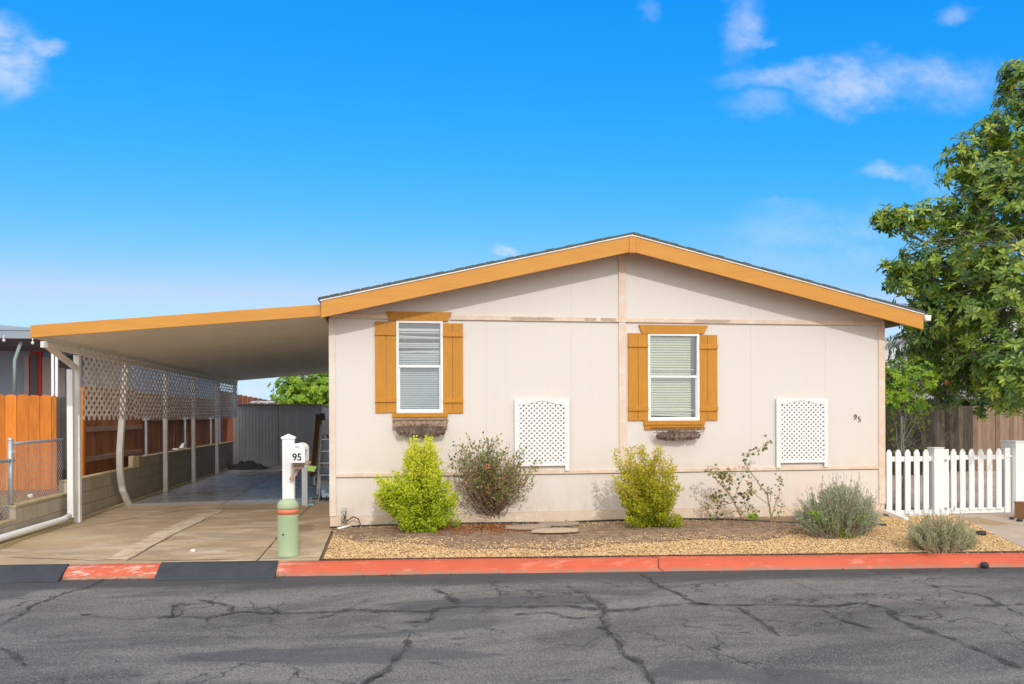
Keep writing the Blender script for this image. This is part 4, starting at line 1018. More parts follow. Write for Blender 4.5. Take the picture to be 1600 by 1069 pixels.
# ================================================================== PICKET FENCE
def picket(x, y=D-.02, w_=.095, zb=-.005, zt=1.02):
    return MB().prism([(x-w_/2,y,zb),(x+w_/2,y,zb),(x+w_/2,y,zt-.055),(x+w_*.18,y,zt),(x-w_*.18,y,zt),(x-w_/2,y,zt-.055)], (0,.022,0))
pf = thing('picket_fence', 'white picket fence panel fixed between the house corner and the gate', 'fence', (8.2, D, -.05))
for px in (1388,1402.2,1417,1431.2,1445.5): picket(fx(px)).build('picket', M['white'], pf, bevel=.003)
for z0, z1 in ((.83,.91),(-.035,.055)): BX(XR+.08, fx(1456), D+.003, D+.045, z0, z1).build('rail', M['white'], pf, bevel=.003)
p0 = fx(1455.5); a = BX(p0, p0+.17, D-.06, D+.11, -.06, 1.035); a.build('post', M['white'], pf, bevel=.004)
BX(p0-.008, p0+.178, D-.068, D+.118, 1.036, 1.05).build('post_cap', M['white'], pf, bevel=.003)
pg = thing('picket_gate', 'white picket gate closed between the two fence posts', 'gate', (9.3, D, -.05))
g0, g1 = fx(1471.5), fx(1577)
BX(g0, g0+.095, D-.035, D+.0, -.04, 1.02).build('stile', M['white'], pg, bevel=.003)
BX(g1-.11, g1-.012, D-.035, D+.0, -.02, 1.03).build('stile', M['white'], pg, bevel=.003)
for px in (1488,1502,1516.2,1530.3,1544,1558.5): picket(fx(px), D-.03, .095, .04, 1.02).build('picket', M['white'], pg, bevel=.003)
for z0, z1 in ((.845,.92),(-.02,.07)): BX(g0+.096, g1-.111, D-.007, D+.03, z0, z1).build('rail', M['white'], pg, bevel=.003)
for z in (.84,.07):
    a = BX(g0-.06, g0+.06, D-.042, D-.036, z-.02, z+.02); a.tube([(g0-.005,D-.045,z-.03),(g0-.005,D-.045,z+.03)], .008, 6); a.build('hinge', M['galv'], pg)
a = BX(g1-.09, g1+.03, D-.045, D-.036, .88, .91); a.build('latch', M['white'], pg)
pp = thing('fence_post', 'thick white post at the right side of the picket gate', 'post', (10.15, D, -.05))
BX(g1+.012, g1+.33, D-.12, D+.2, -.06, 1.12).build('post', M['white'], pp, bevel=.005)
BX(g1+.002, g1+.34, D-.13, D+.21, 1.121, 1.14).build('cap', M['white'], pp, bevel=.004)
pf2 = thing('picket_fence', 'white picket fence beyond the thick post, mostly outside the view', 'fence', (11, D, -.05))
for i in range(9): picket(g1+.42+i*.165).build('picket', M['white'], pf2, bevel=.003)
for z0, z1 in ((.83,.91),(-.035,.055)): BX(g1+.335, g1+1.9, D+.003, D+.045, z0, z1).build('rail', M['white'], pf2, bevel=.003)
q = atZ(1592,813,-.03)+Vector((.16,0,0)); a = MB(); bxx = thing('cardboard_box', 'tan box on the path against the thick white gate post', 'box', (q.x+.1,q.y,-.03))
BX(q.x-.02,q.x+.3,q.y-.02,q.y+.25,-.027,.215).build('carton', M['card'], bxx, bevel=.004); BX(q.x-.03,q.x+.31,q.y-.03,q.y+.26,.216,.226).build('lid', M['card'], bxx)
random.seed(33)
for i, (px, py, s_, lab) in enumerate(((1581,812,.035,'small dark stone at the foot of the thick gate post'),(1593,815,.04,'small dark stone below the tan box'),(1533,837,.06,'dark stone at the edge of the path beside the lavender'))):
    q = atZ(px, py, -.03); a = MB().blob((q.x,q.y,-.025+s_*.4), s_*1.3, s_, s_*.6, 9, 6, .15); tag(a.build('dark_stone', M['tarp'], smooth=True), lab, 'stone', 'small dark stones by the path')
q = atZ(1538,888,-.17); a = MB().blob((q.x,q.y,-.135), .045,.04,.035, 9, 6, .2); tag(a.build('dark_clod', M['tarp'], smooth=True), 'small dark clod lying on the asphalt below the lavender', 'debris')

# litter on the driveway / rocks on the left
q = atZ(302,862,-.03); a = MB().blob((q.x,q.y,-.02), .035,.03,.018, 8, 5, .3); tag(a.build('paper_scrap', M['white']), 'crumpled white scrap on the driveway', 'litter')
q = atX(20,772,-5.2)
for i, (y, z, s_, lab) in enumerate(((11.05,.36,.13,'pale rock nearest the chain-link post'),(10.75,.34,.10,'smaller pale rock left of the chain-link post'))):
    a = MB().blob((-5.12-.1*i, y, z+s_*.45), s_, s_*1.1, s_*.75, 9, 6, .18); tag(a.build('rock', M['rock'], smooth=False, bevel=.01), lab, 'rock', 'pale rocks by the block wall')
a = MB()
for i in range(420):
    x = U(-5.7,-5.05); y = U(10.7,12.3); a.cur = rnd(); a.leaf((x,y,.36), (U(-.5,.5),U(-.5,.5),1), U(.08,.26), .007, .1)
tag(a.build('dry_grass', L_dry), 'dry yellow-green grass behind the low block wall', 'grass', kind='stuff')
q = atX(57,775,-4.98); a = MB().blob((-5.06, q.y, .47), .04,.04,.035, 8, 5, .2); tag(a.build('white_stone', M['white']), 'small white stone on the earth behind the chain-link fence', 'stone')
q = atX(118,757,-4.7)
a = BX(-5.12,-5.0,20.1,20.3,.80,.83).prism([(-5.0,20.2,.83),(-4.9,20.2,.83),(-4.86,20.2,.93),(-4.93,20.2,.95)], (0,.12,0)); tag(a.build('flood_light', M['white']), 'small white floodlight clipped on top of the block wall', 'lamp')

# ================================================================== PLANTS
def stem_path(p0, p1, n=6, bow=.08, jit=.02):
    p0 = Vector(p0); p1 = Vector(p1); L = (p1-p0).length; o = Vector((U(-1,1),U(-1,1),U(-.2,.6)))*bow*L; P = []
    for i in range(n+1):
        t = i/n; P.append(p0.lerp(p1, t) + o*math.sin(math.pi*t) + (Vector((U(-1,1),U(-1,1),U(-1,1)))*jit*L if 0 < i < n else Vector((0,0,0))))
    return P
def along(P, t):
    k = t*(len(P)-1); i = min(int(k), len(P)-2); return P[i].lerp(P[i+1], k-i), (P[i+1]-P[i]).normalized()
def shrub(name, label, cat, base, tips, leafm, stemm, nl, ll, lw, spread=.05, start=.3, sr=.008, group=None, var=lambda p, t: rnd(), bow=.08, twigs=3, upb=.6):
    """tips: points in world; leaves crowd round side twigs along each stem"""
    t = thing(name, label, cat, tuple(base), group); st_ = MB(); lf = MB(); b = Vector(base)
    for tip, dens in tips:
        P = stem_path(b + Vector((U(-.05,.05),U(-.05,.05),-.03)), tip, 6, bow); st_.tube(P, [sr*(1-.75*i/6) for i in range(7)], 4, False)
        for k in range(int(nl*dens)):
            f = start + (1-start)*rnd()**.75; p, d = along(P, f)
            off = Vector((random.gauss(0,1),random.gauss(0,1),random.gauss(0,.8)))*spread*(1.2-.7*f)
            q = p + off; lf.cur = min(1, max(0, var(q, f)))
            dd = (off.normalized()*1 + d*.5 + Vector((U(-.5,.5),U(-.6,.3),U(-.2,.6)+upb*.3)))
            lf.leaf(q, dd, ll*U(.6,1.25), lw*U(.7,1.2))
        for k in range(twigs):
            p, d = along(P, U(start,.95)); q = p + Vector((U(-1,1),U(-1,1),U(-.3,1))).normalized()*spread*1.6
            st_.tube([p,q], [sr*.35,sr*.15], 3, False)
    st_.build('stems', stemm, t); lf.build('foliage', leafm, t); return t
def pt(px, py, Y, dy=.12): return atY(px, py, Y + U(-dy, dy))
# lime shrub
random.seed(101)
Y1 = 10.95
def fan(spec, Y, dy, n, jx=5, jy=5):
    out = []
    for px, py, w_ in spec:
        for i in range(int(n*w_)): out.append((pt(px+random.gauss(0,jx), py+random.gauss(0,jy), Y, dy), 1))
    return out
spec1 = [(668,690,1.3),(650,694,1),(641,708,.9),(658,712,1),(672,712,1),(690,705,.25),(645,732,1),(668,735,1.2),(684,740,.8),(619,738,.45),(612,762,.7),(597,752,.9),(593,768,1.0),(606,785,1.0),(628,765,1),(650,765,1.2),(676,762,1.1),(700,760,.5),(705,782,.8),(625,795,.9),(650,795,1.2),(680,795,1.1),(640,815,.9),(665,820,1),(690,815,.8),(712,806,.35),(630,822,.5),(655,832,.7),(676,830,.6),(697,718,.15)]
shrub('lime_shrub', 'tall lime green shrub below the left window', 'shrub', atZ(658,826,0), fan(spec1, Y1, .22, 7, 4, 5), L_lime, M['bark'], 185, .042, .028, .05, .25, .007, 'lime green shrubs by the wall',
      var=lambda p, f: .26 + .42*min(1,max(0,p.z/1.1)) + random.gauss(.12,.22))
spec2 = [(962,712,.35),(985,705,.7),(1004,703,.7),(1030,705,.6),(1045,725,.6),(975,728,.7),(995,728,1),(1015,728,1),(962,758,.7),(980,755,1),(1000,755,1),(1022,752,1),(1060,762,.8),(1042,755,.8),(975,785,1),(1000,785,1.1),(1025,780,1),(1048,790,.8),(985,808,1),(1010,810,1),(1035,812,.9),(1060,812,.6),(1000,824,.6),(1030,826,.6),(1052,742,.3)]
random.seed(102)
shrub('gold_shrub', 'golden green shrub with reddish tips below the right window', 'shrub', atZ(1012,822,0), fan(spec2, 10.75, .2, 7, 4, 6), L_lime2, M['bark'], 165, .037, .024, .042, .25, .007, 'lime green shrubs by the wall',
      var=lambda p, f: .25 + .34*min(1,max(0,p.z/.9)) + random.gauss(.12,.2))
# full rose bush
random.seed(103)
spec3 = [(712,700,.5),(703,712,.4),(722,715,.4),(735,688,.6),(748,690,.4),(770,684,1.0),(765,700,1),(742,705,.7),(725,722,.5),(790,715,.8),(805,705,.9),(797,738,1.1),(815,722,.9),(828,728,.4),(838,724,.35),(820,745,.5),(760,730,1),(745,750,.8),(775,750,1.1),(790,762,1),(735,740,.5),(700,735,.35),(806,770,.5),(720,765,.3),(770,715,1)]
rb_ = shrub('rose_bush', 'large leafy rose bush with bare brown canes beside the lime shrub', 'rose bush', atZ(762,816,0), fan(spec3, 11.12, .28, 5, 9, 8), L_rose, M['cane'], 27, .05, .036, .06, .5, .008, 'rose bushes along the wall', bow=.05, twigs=6)
a = MB()
for i in range(170):
    P = stem_path(atZ(768+random.gauss(0,8),816,0)-Vector((0,0,.02)), pt(768+random.gauss(0,27), 745+random.gauss(0,18), 11.15,.2), 5, .06); a.tube(P, [.006,.006,.005,.004,.003,.002], 3, False)
a.build('dead_canes', mat('pale_dead_cane', (.52,.40,.32), (.36,.25,.19), 20, rough=.9), rb_)
a = MB(); q = pt(762,729,10.9,0)
for k in range(16): a.leaf(q, (U(-1,1),U(-1,.3),U(-.6,1)), .045, .04, .3)
a.build('pink_bloom', mat('pink_petal', (.75,.22,.20), rough=.6, bump=0), rb_)
# sparse rose canes
def canes(name, label, lines, Y, leaves, leafm, cm, ll, lw, sr, seed, group='rose bushes along the wall'):
    random.seed(seed); b0 = atZ(lines[0][0][0], lines[0][0][1], 0); t = thing(name, label, 'rose bush', tuple(b0), group); s = MB(); l = MB()
    for ln, r0, nl, st0 in lines2(lines):
        yy = U(-.1,.1); P = [atY(px, py, Y + (yy if i else 0)) for i, (px, py) in enumerate(ln)]
        Q = []
        for u, v in zip(P, P[1:]):
            for k in range(4): Q.append(u.lerp(v, k/4)+Vector((U(-1,1),U(-1,1),U(-1,1)))*.006)
        Q.append(P[-1]); s.tube(Q, [r0*(1-.65*i/(len(Q)-1)) for i in range(len(Q))], 5, False)
        for k in range(nl):
            f = st0+(1-st0)*rnd(); p, d = along(Q, f); off = Vector((random.gauss(0,1),random.gauss(0,1),random.gauss(0,1)))*.028
            s.tube([p, p+off], [.0015,.001], 3, False); l.cur = rnd()
            for m_ in range(random.choice((2,3,4))): l.leaf(p+off, off.normalized()+Vector((U(-.7,.7),U(-.7,.7),U(-.5,.7))), ll*U(.7,1.2), lw*U(.7,1.2))
    s.build('canes', cm, t); l.build('foliage', leafm, t); return t
def lines2(L):
    for e in L:
        if isinstance(e, tuple) and isinstance(e[0], list): yield e
R2 = [([(1151,818),(1158,808),(1152,795),(1146,782),(1138,770),(1122,752),(1112,742)],.016,14,.4),([(1151,800),(1160,798)],.01,2,.3),
 ([(1146,782),(1152,765),(1160,745),(1165,725)],.006,3,.5),([(1165,725),(1163,712),(1172,705),(1188,700),(1203,692)],.004,26,.1),
 ([(1138,770),(1128,750),(1120,735),(1110,728)],.006,22,.3),([(1140,775),(1140,755),(1132,742),(1138,737)],.005,20,.3),([(1146,785),(1130,790),(1118,778),(1102,782)],.006,24,.3),
 ([(1150,798),(1130,805),(1118,808),(1110,818)],.008,14,.3),([(1120,805),(1122,790),(1118,775),(1120,760)],.005,22,.2),([(1152,795),(1165,790),(1178,800)],.004,12,.3),
 ([(1146,782),(1158,772),(1166,778)],.004,14,.2),([(1130,762),(1145,752),(1152,760)],.004,8,.2),([(1110,742),(1108,735)],.003,4,0),([(1112,785),(1105,798),(1112,806)],.004,10,.2),([(1160,745),(1148,752),(1135,748)],.003,3,.5)]
canes('rose_bush', 'low rose with crooked dark trunk and one long arching cane', [R2[0][0]] + R2, 11.1, 0, L_rose, M['cane'], .05, .038, .016, 55)
R3 = [([(1207,824),(1205,808),(1202,790),(1198,770),(1190,762),(1180,748),(1168,730),(1164,722)],.015,12,.3),([(1205,810),(1210,792),(1220,780)],.008,4,.5),
 ([(1202,790),(1188,778),(1172,765),(1165,770)],.006,14,.5),([(1210,792),(1217,775),(1218,755),(1216,745)],.004,22,.3),([(1203,785),(1205,768),(1202,762)],.005,8,.3),([(1207,812),(1218,800),(1222,790)],.004,9,.3),
 ([(1180,748),(1170,756),(1176,764)],.003,10,.2),([(1207,822),(1212,808)],.012,0,0)]
canes('rose_bush', 'thin pale rose cane leaning left under the right trellis', [R3[0][0]] + R3, 10.85, 0, L_rose, M['caneg'], .042, .030, .014, 56)
a = MB()
for i in range(60): q = atY(1177+random.gauss(0,4), 808+random.gauss(0,3), 10.9); a.cur = rnd(); a.leaf(q, (U(-1,1),U(-1,1),U(-.2,1)), .05, .035)
for i in range(5): a.tube([atZ(1177,817,0), atY(1177+U(-5,5),806,10.9)], .002, 3, False)
tag(a.build('weed', L_bright), 'small bright green weed between the two sparse roses', 'weed')
# lavender mounds
def lavender(label, pb, spec, Y, leafm, dy, n, seed, spikes, weed=None):
    random.seed(seed); b = atZ(*pb, 0); b.z = zg(b.y, b.x); t = thing('lavender', label, 'lavender', tuple(b), 'lavender mounds by the kerb'); l = MB(); s = MB(); sp = MB()
    for px, py, w_ in spec:
        for i in range(int(n*w_)):
            tip = atY(px+random.gauss(0,6), py+random.gauss(0,5), Y+random.gauss(0,dy)); bb = b + Vector(((tip.x-b.x)*.35+U(-.04,.04), (tip.y-b.y)*.35, 0))
            if tip.z < b.z+.03: tip.z = b.z+U(.03,.07)
            P = stem_path(bb, tip, 5, .05); s.tube(P, [.004,.0035,.003,.0025,.002,.0015], 3, False)
            for k in range(44):
                f = .3+.65*rnd(); p, d = along(P, f); l.cur = min(1,max(0,random.gauss(.35+.3*f,.22)))
                l.leaf(p+Vector((random.gauss(0,1),random.gauss(0,1),random.gauss(0,1)))*.012, d*1.0+Vector((U(-1,1),U(-1,1),U(-.6,.8)))*.75, U(.03,.055), .010, .15)
            if rnd() < spikes:
                q = tip + (d + Vector((U(-.25,.25),U(-.25,.25),.8))).normalized()*U(.06,.16); sp.cur = rnd(); sp.tube([tip, q], .0016, 3, False)
                for k in range(9): sp.cur = rnd(); sp.leaf(tip.lerp(q, .6+.4*rnd()), (U(-1,1),U(-1,1),U(0,1)), .014, .006)
    s.build('stems', M['cane'], t); l.build('foliage', leafm, t)
    if sp.v: sp.build('flower_spikes', L_spike, t)
    if weed:
        wd = MB()
        for px, py in weed:
            for i in range(75): q = atY(px+random.gauss(0,7), py+random.gauss(0,4), Y-.36+random.gauss(0,.05)); q.z = max(q.z, b.z+.02); wd.cur = rnd(); wd.leaf(q, (U(-1,1),U(-1,.2),U(-.2,1)), .045, .016)
        o = wd.build('green_shoots', L_bright, t); o['kind'] = 'stuff'
    return t
sA = [(1250,800,1),(1262,785,1),(1275,775,1),(1290,765,1.2),(1305,758,1.2),(1320,760,1.2),(1336,760,1.2),(1350,775,1.1),(1362,785,1),(1370,800,1),(1260,815,1),(1285,800,1.2),(1310,790,1.2),(1335,795,1.2),(1355,808,1.1),(1275,825,1),(1300,815,1.1),(1325,820,1.1),(1350,828,1),(1300,835,.7),(1330,840,.7),(1245,812,.6),(1374,815,.5)]
lavender('big silver grey lavender mound at the right corner of the house', (1312,838), sA, 10.0, L_lav, .22, 24, 61, .28, [(1285,812),(1300,822),(1315,832),(1345,812),(1275,805),(1325,840)])
sB = [(1425,828,.8),(1435,820,1),(1450,815,1.1),(1468,812,1.1),(1485,814,1.1),(1500,818,1.1),(1515,828,1),(1524,840,.8),(1435,838,1),(1455,832,1.1),(1475,830,1.1),(1498,836,1.1),(1515,848,.8),(1450,850,.9),(1475,850,1),(1500,852,.9),(1480,864,.8),(1495,868,.7),(1465,858,.5),(1422,835,.4)]
lavender('smaller olive grey lavender spilling over the red kerb', (1475,860), sB, 8.95, L_lav2, .2, 23, 62, .2)
# litter & dead grass tufts
random.seed(71); a = MB()
for i in range(1500):
    x = random.gauss(1.35,.42); y = random.gauss(11.0,.24)
    if y > 11.5 or y < 10.2: continue
    a.cur = rnd(); a.leaf((x,y,zg(y,x)+U(.02,.05)), (U(-1,1),U(-1,1),U(-.2,.4)), U(.02,.045), U(.012,.025))
for i in range(260):
    x = U(2.9,7.2); y = random.gauss(11.0,.3)
    if y > 11.5 or y < 10.0: continue
    a.cur = rnd()*.5; a.leaf((x,y,zg(y,x)+U(.02,.04)), (U(-1,1),U(-1,1),U(-.2,.4)), U(.015,.03), .01)
for i in range(70):
    x = random.choice((U(-3.6,-2.6),U(-1.3,1.2),U(-4,8))); y = kb(x)-.27-abs(random.gauss(0,.03)); a.cur = rnd(); a.leaf((x,y,-.165), (U(-1,1),U(-1,1),U(0,.3)), U(.015,.03), U(.01,.016))
tag(a.build('leaf_litter', L_litter), 'orange brown fallen leaves around the rose bush', 'leaf litter', kind='stuff')
a = MB()
for cx, cy, n in ((4.75,10.75,260),(5.95,10.9,200),(4.2,10.9,120),(5.2,10.6,120)):
    for i in range(n): x = random.gauss(cx,.16); y = random.gauss(cy,.08); a.cur = rnd(); a.leaf((x,y,zg(y,x)), (U(-1,1),U(-1,.6),U(.1,.9)), U(.04,.16), .004, .1)
tag(a.build('dead_grass', leafmat('dead_grass_blades', [(0,(.25,.16,.11)),(1,(.46,.34,.25))], .9, .1)), 'dead brown grass tufts under the sparse roses', 'grass', kind='stuff')

# ---------------- trees
def tree(name, label, base, lobes, leafm, barkm, trunk_top, tr_r, ncl, ll, lw, per, seed, group=None, cones=0, extra=None, cat='tree', shell=.5):
    random.seed(seed); t = thing(name, label, cat, tuple(base), group); b = Vector(base); w_ = MB(); l = MB(); tt = Vector(trunk_top)
    tp = stem_path(b-Vector((0,0,.1)), tt, 6, .03, .01); w_.tube(tp, [tr_r*(1-.5*i/6) for i in range(7)], 9)
    cn = MB()
    for c, r_, dens in lobes:
        c = Vector(c); s0, _ = along(tp, U(.55,1)); P = stem_path(s0, c, 6, .06, .025); R1 = tr_r*.4*min(1, .35+r_/2.5)
        w_.tube(P, [R1*(1-.75*i/6) for i in range(7)], 6, False)
        n = int(ncl*dens*max(.07, r_**2))
        hubs = [c + Vector((random.gauss(0,1),random.gauss(0,1),random.gauss(0,1))).normalized()*r_*U(.25,.75) for _ in range(max(3, int(11*r_+3)))]
        for hb_ in hubs:
            q0, _ = along(P, U(.5,1)); w_.tube(stem_path(q0, hb_, 3, .08), [R1*.4,R1*.3,R1*.2,R1*.14], 4, False)
        for k in range(n):
            v = Vector((random.gauss(0,1),random.gauss(0,1),random.gauss(0,.85)))
            if v.length > 2.05: v *= U(1.2,2.05)/v.length
            q = c + v*r_*(.54 if r_ > .5 else .62); v.normalize(); h_ = min(hubs, key=lambda z: (z-q).length)
            w_.tube(stem_path(h_, q, 3, .12), [.006,.005,.004,.003], 3, False)
            out = (v + Vector((0,0,.5)) + (q-h_).normalized()*.6).normalized(); tone = rnd()
            for m_ in range(per):
                ang = 6.283*m_/per + U(-.3,.3); x_ = out.orthogonal().normalized(); y_ = out.cross(x_); d = out*U(.05,.65) + (x_*math.cos(ang)+y_*math.sin(ang))
                l.cur = min(1,max(0,tone*.55+rnd()*.45)); l.bleaf(q - out*U(0,ll*.35), d, ll*U(.65,1.15), lw*U(.75,1.15), out, U(.05,.35))
            if cones and rnd() < cones: MB().blob(q+out*.05, ll*.24,ll*.24,ll*.33, 8, 6, .1).build('seed_cone', M['cone'], t, smooth=True)
    w_.build('trunk', barkm, t, smooth=True); l.build('crown', leafm, t)
    return t
def lb(px, py, Y, r_, d=1): return (atY(px, py, Y), r_, d)
lob = [lb(1592,118,12.8,.28,3),lb(1598,160,12.8,.42,1.6),lb(1555,205,12.8,.40,1.3),lb(1600,235,12.8,.75),lb(1510,240,12.8,.34,1.3),lb(1495,268,12.8,.30,1.2),lb(1545,275,12.7,.6),lb(1600,330,12.4,1.0),lb(1520,330,12.8,.6),lb(1475,345,12.9,.42),lb(1440,345,12.9,.34),lb(1405,345,12.9,.26,1.4),lb(1383,342,12.9,.2,2),
 lb(1500,410,12.6,.8),lb(1440,410,12.9,.4),lb(1420,435,13,.36,1.2),lb(1400,425,13,.22,1.5),lb(1580,440,12,1.1),lb(1450,475,13.1,.6),lb(1428,492,13.4,.28,1.2),lb(1520,500,12.5,.9),lb(1450,540,13.3,.65),lb(1440,545,13.6,.3),
 lb(1590,560,11.6,.75,1.3),lb(1535,570,12.4,.7),lb(1480,590,13,.6),lb(1575,610,11.2,.35,1.2),lb(1600,600,10.9,.4,1.3),lb(1545,632,13,.25),lb(1620,625,10.5,.35),
 lb(1690,220,12.8,1.1,.6),lb(1740,380,12.8,1.6,.6),lb(1720,540,12.4,1.4,.6),lb(1800,300,13,1.5,.4),lb(1680,120,12.9,.7,.6),lb(1690,60,13,.7,.5),lb(1860,460,13,1.5,.3)]
tree('magnolia_tree', 'tall glossy-leaved magnolia rising over the picket gate', (13.3,13.2,-.1), lob, L_mag, M['barkl'], (13.0,13.1,4.6), .17, 265, .145, .050, 9, 81, cones=.005, shell=.25)
tree('leafy_tree', 'dark leafy tree with brown trunk in front of the weathered plank fence', atZ(1462,712,0)+Vector((4.6,5.6,-.1)) if False else (atY(1464,700,18.9).x,18.9,-.1), [lb(1465,515,18.6,.7),lb(1480,560,18.6,.8),lb(1458,590,18.6,.5),lb(1500,590,18.6,.7),lb(1478,615,18.4,.45),lb(1545,590,18.4,.6),lb(1510,520,18.8,.8)], L_magd, M['bark'], tuple(atY(1466,600,18.8)), .13, 190, .12, .05, 7, 82)
gs = lambda px, py, r_, d=1: lb(px, py, 12.35, r_*.86, d*1.3)
tree('green_shrub', 'bright green airy shrub at the right corner of the house', (atY(1408,700,12.4).x,12.4,-.1), [gs(1398,600,.42,1.2),gs(1425,590,.36,1.2),gs(1445,597,.22,1.3),gs(1392,580,.30,1.2),gs(1410,625,.36),gs(1385,612,.32,1.2),gs(1438,632,.2,.8)], L_bright, M['barkl'], tuple(atY(1408,650,12.4)), .035, 420, .085, .034, 7, 83, cat='shrub', shell=.2)
rs = lambda px, py, r_, d=1: lb(px, py, 12.9, r_, d)
tree('rose_shrub', 'twiggy olive shrub with a few orange blooms behind the picket panel', (atY(1412,740,12.9).x,12.9,-.1), [rs(1400,672,.33),rs(1425,668,.3),rs(1390,655,.28),rs(1438,655,.18),rs(1405,700,.32,.5),rs(1430,692,.25,.4)], leafmat('olive_leaves', [(0,(.08,.11,.03)),(1,(.5,.52,.07)),(.5,(.18,.23,.04))], .5, .3), M['barkl'], tuple(atY(1412,695,12.9)), .03, 330, .055, .022, 6, 84, cones=.012, cat='shrub', shell=.1)
tree('leafy_tree', 'bright green leafy tree rising behind the grey shed', (-2.9,34,-.2), [lb(470,615,33.5,1.2),lb(500,605,33.5,1.3),lb(455,632,33.5,.9),lb(455,600,33.6,.7),lb(520,615,33.5,1.4),lb(490,645,33.4,1.2),lb(545,600,33.5,1.4),lb(512,690,33.4,.8)], L_bright, M['bark'], (-2.6,33.8,1.4), .16, 130, .16, .09, 7, 85)

# ---------------- right background
rf = thing('plank_fence', 'weathered brown plank fence behind the picket gate', 'fence', (16, 20, 0))
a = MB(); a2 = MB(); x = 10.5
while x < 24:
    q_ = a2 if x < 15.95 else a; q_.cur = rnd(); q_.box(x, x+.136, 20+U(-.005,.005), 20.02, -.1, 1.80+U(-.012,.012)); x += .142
a.build('boards', M['oldw'], rf)
o = a2.build('boards', mat('mossy_painted_shade_board', (.14,.11,.075), (.07,.06,.045), 2.5, rough=.95, bump=.5, bscale=12, stretch=(9,9,1), var=.4, spots=(4,.6,.68,(.17,.17,.08))), rf); o['label'] = 'mossy boards with shade painted into their dark colour'  # moss and stain, with the shade at this end painted into the board colour
a = MB(); a.box(10.5,24,20.021,20.06,1.5,1.6).box(10.5,24,20.021,20.06,.3,.4); a.build('rail', M['oldw'], rf)
nr = thing('neighbour_house', 'white house with a sloping gutter behind the right eave', 'house', (18, 27, 0))
a = MB(); z1n = atY(1383,536,26).z
wl = [atY(1375,700,26), atY(1500,700,26)]
e0 = atY(1370,541,26); e1 = atY(1412,527,26); e2 = atY(1460,511,26)
a.prism([(e0.x-1.5,26,-.2),(e2.x+4,26,-.2),(e2.x+4,26,e2.z+1.4),(e2.x,26,e2.z),(e0.x-1.5,26,e0.z-.5)], (0,.2,0)); a.build('wall', M['nbwhite'], nr)
a = MB(); a.bar((e0.x-1.6,25.8,e0.z-.5),(e2.x+2,25.8,e2.z+.75),.35,.14); a.build('gutter', mat('pale_gutter', (.5,.51,.52), rough=.5), nr)
a = MB(); a.bar((e0.x-1.6,25.9,e0.z-.40),(e2.x+2,25.9,e2.z+.85),.6,.05); a.build('roof', M['nbroof'], nr)
a = BX(e1.x-.05,e1.x+.12,25.6,25.75,1.0,e1.z); a.build('downspout', mat('pale_gutter2', (.6,.61,.62), rough=.5), nr)
ds = thing('neighbour_carport', 'dark open carport with grey roof edge above the plank fence', 'carport', (19, 23, 0))
a = MB(); q0 = atY(1435,607,22.5); q1 = atY(1456,611,22.5)
a.box(14.8, 30, 22.0, 22.06, 2.02, 2.35); a.box(14.8,30,22.06,27,2.30,2.38); a.build('roof', mat('light_roof_edge', (.36,.37,.40), rough=.6), ds)
a = BX(14.8,30,25.4,25.5,-.2,2.3).box(14.8,14.9,22.1,25.4,-.2,2.3); a.build('wall', M['darkin'], ds)
a = MB()
for x in (15,19,23.5): a.box(x,x+.1,22.1,22.2,-.2,2.1)
a.build('post', M['nbdark'], ds)
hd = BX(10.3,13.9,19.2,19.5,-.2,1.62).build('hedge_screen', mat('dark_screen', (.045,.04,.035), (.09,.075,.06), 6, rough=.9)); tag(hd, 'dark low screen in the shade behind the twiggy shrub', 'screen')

# ================================================================== LIGHT, SKY, CAMERA
EL = math.radians(32); AZ = math.radians(4)
d = Vector((-math.sin(AZ)*math.cos(EL), math.cos(AZ)*math.cos(EL), -math.sin(EL)))
sl = bpy.data.lights.new('sun', 'SUN'); sl.energy = 2.15; sl.angle = math.radians(.5); sl.color = (1,.965,.91)
so = bpy.data.objects.new('sun', sl); C.objects.link(so); so.rotation_euler = d.to_track_quat('-Z', 'Y').to_euler(); so.location = (0,-5,12)
wd = bpy.data.worlds.new('World'); bpy.context.scene.world = wd; wd.use_nodes = True; t = wd.node_tree; t.nodes.clear()
sky = t.nodes.new('ShaderNodeTexSky'); sky.sky_type = 'NISHITA'; sky.sun_disc = False; sky.sun_elevation = EL; sky.sun_rotation = math.pi - AZ
sky.air_density = 1.0; sky.dust_density = .3; sky.ozone_density = 2.5; sky.altitude = 200
sr_ = t.nodes.new('ShaderNodeSeparateColor'); t.links.new(sky.outputs[0], sr_.inputs[0])
def chan(i, gain, pw, top): return mth(t, 'MINIMUM', mth(t, 'MULTIPLY', mth(t, 'POWER', mth(t, 'MULTIPLY', sr_.outputs[i], .12), pw), gain), top)
cc = t.nodes.new('ShaderNodeCombineColor')
for i, (gn, pw, tp) in enumerate(((7.5,3.2,.70),(1.23,.74,1.13),(1.5,.15,1.39))): t.links.new(chan(i, gn, pw, tp), cc.inputs[i])
g = t.nodes.new('ShaderNodeTexCoord'); D3 = g.outputs['Generated']; s3 = t.nodes.new('ShaderNodeSeparateXYZ'); t.links.new(D3, s3.inputs[0])
yy = mth(t, 'MAXIMUM', s3.outputs[1], .02)
cb = t.nodes.new('ShaderNodeCombineXYZ'); t.links.new(mth(t, 'DIVIDE', s3.outputs[0], yy), cb.inputs[0]); t.links.new(mth(t, 'DIVIDE', s3.outputs[2], yy), cb.inputs[2])
PV = cb.outputs[0]
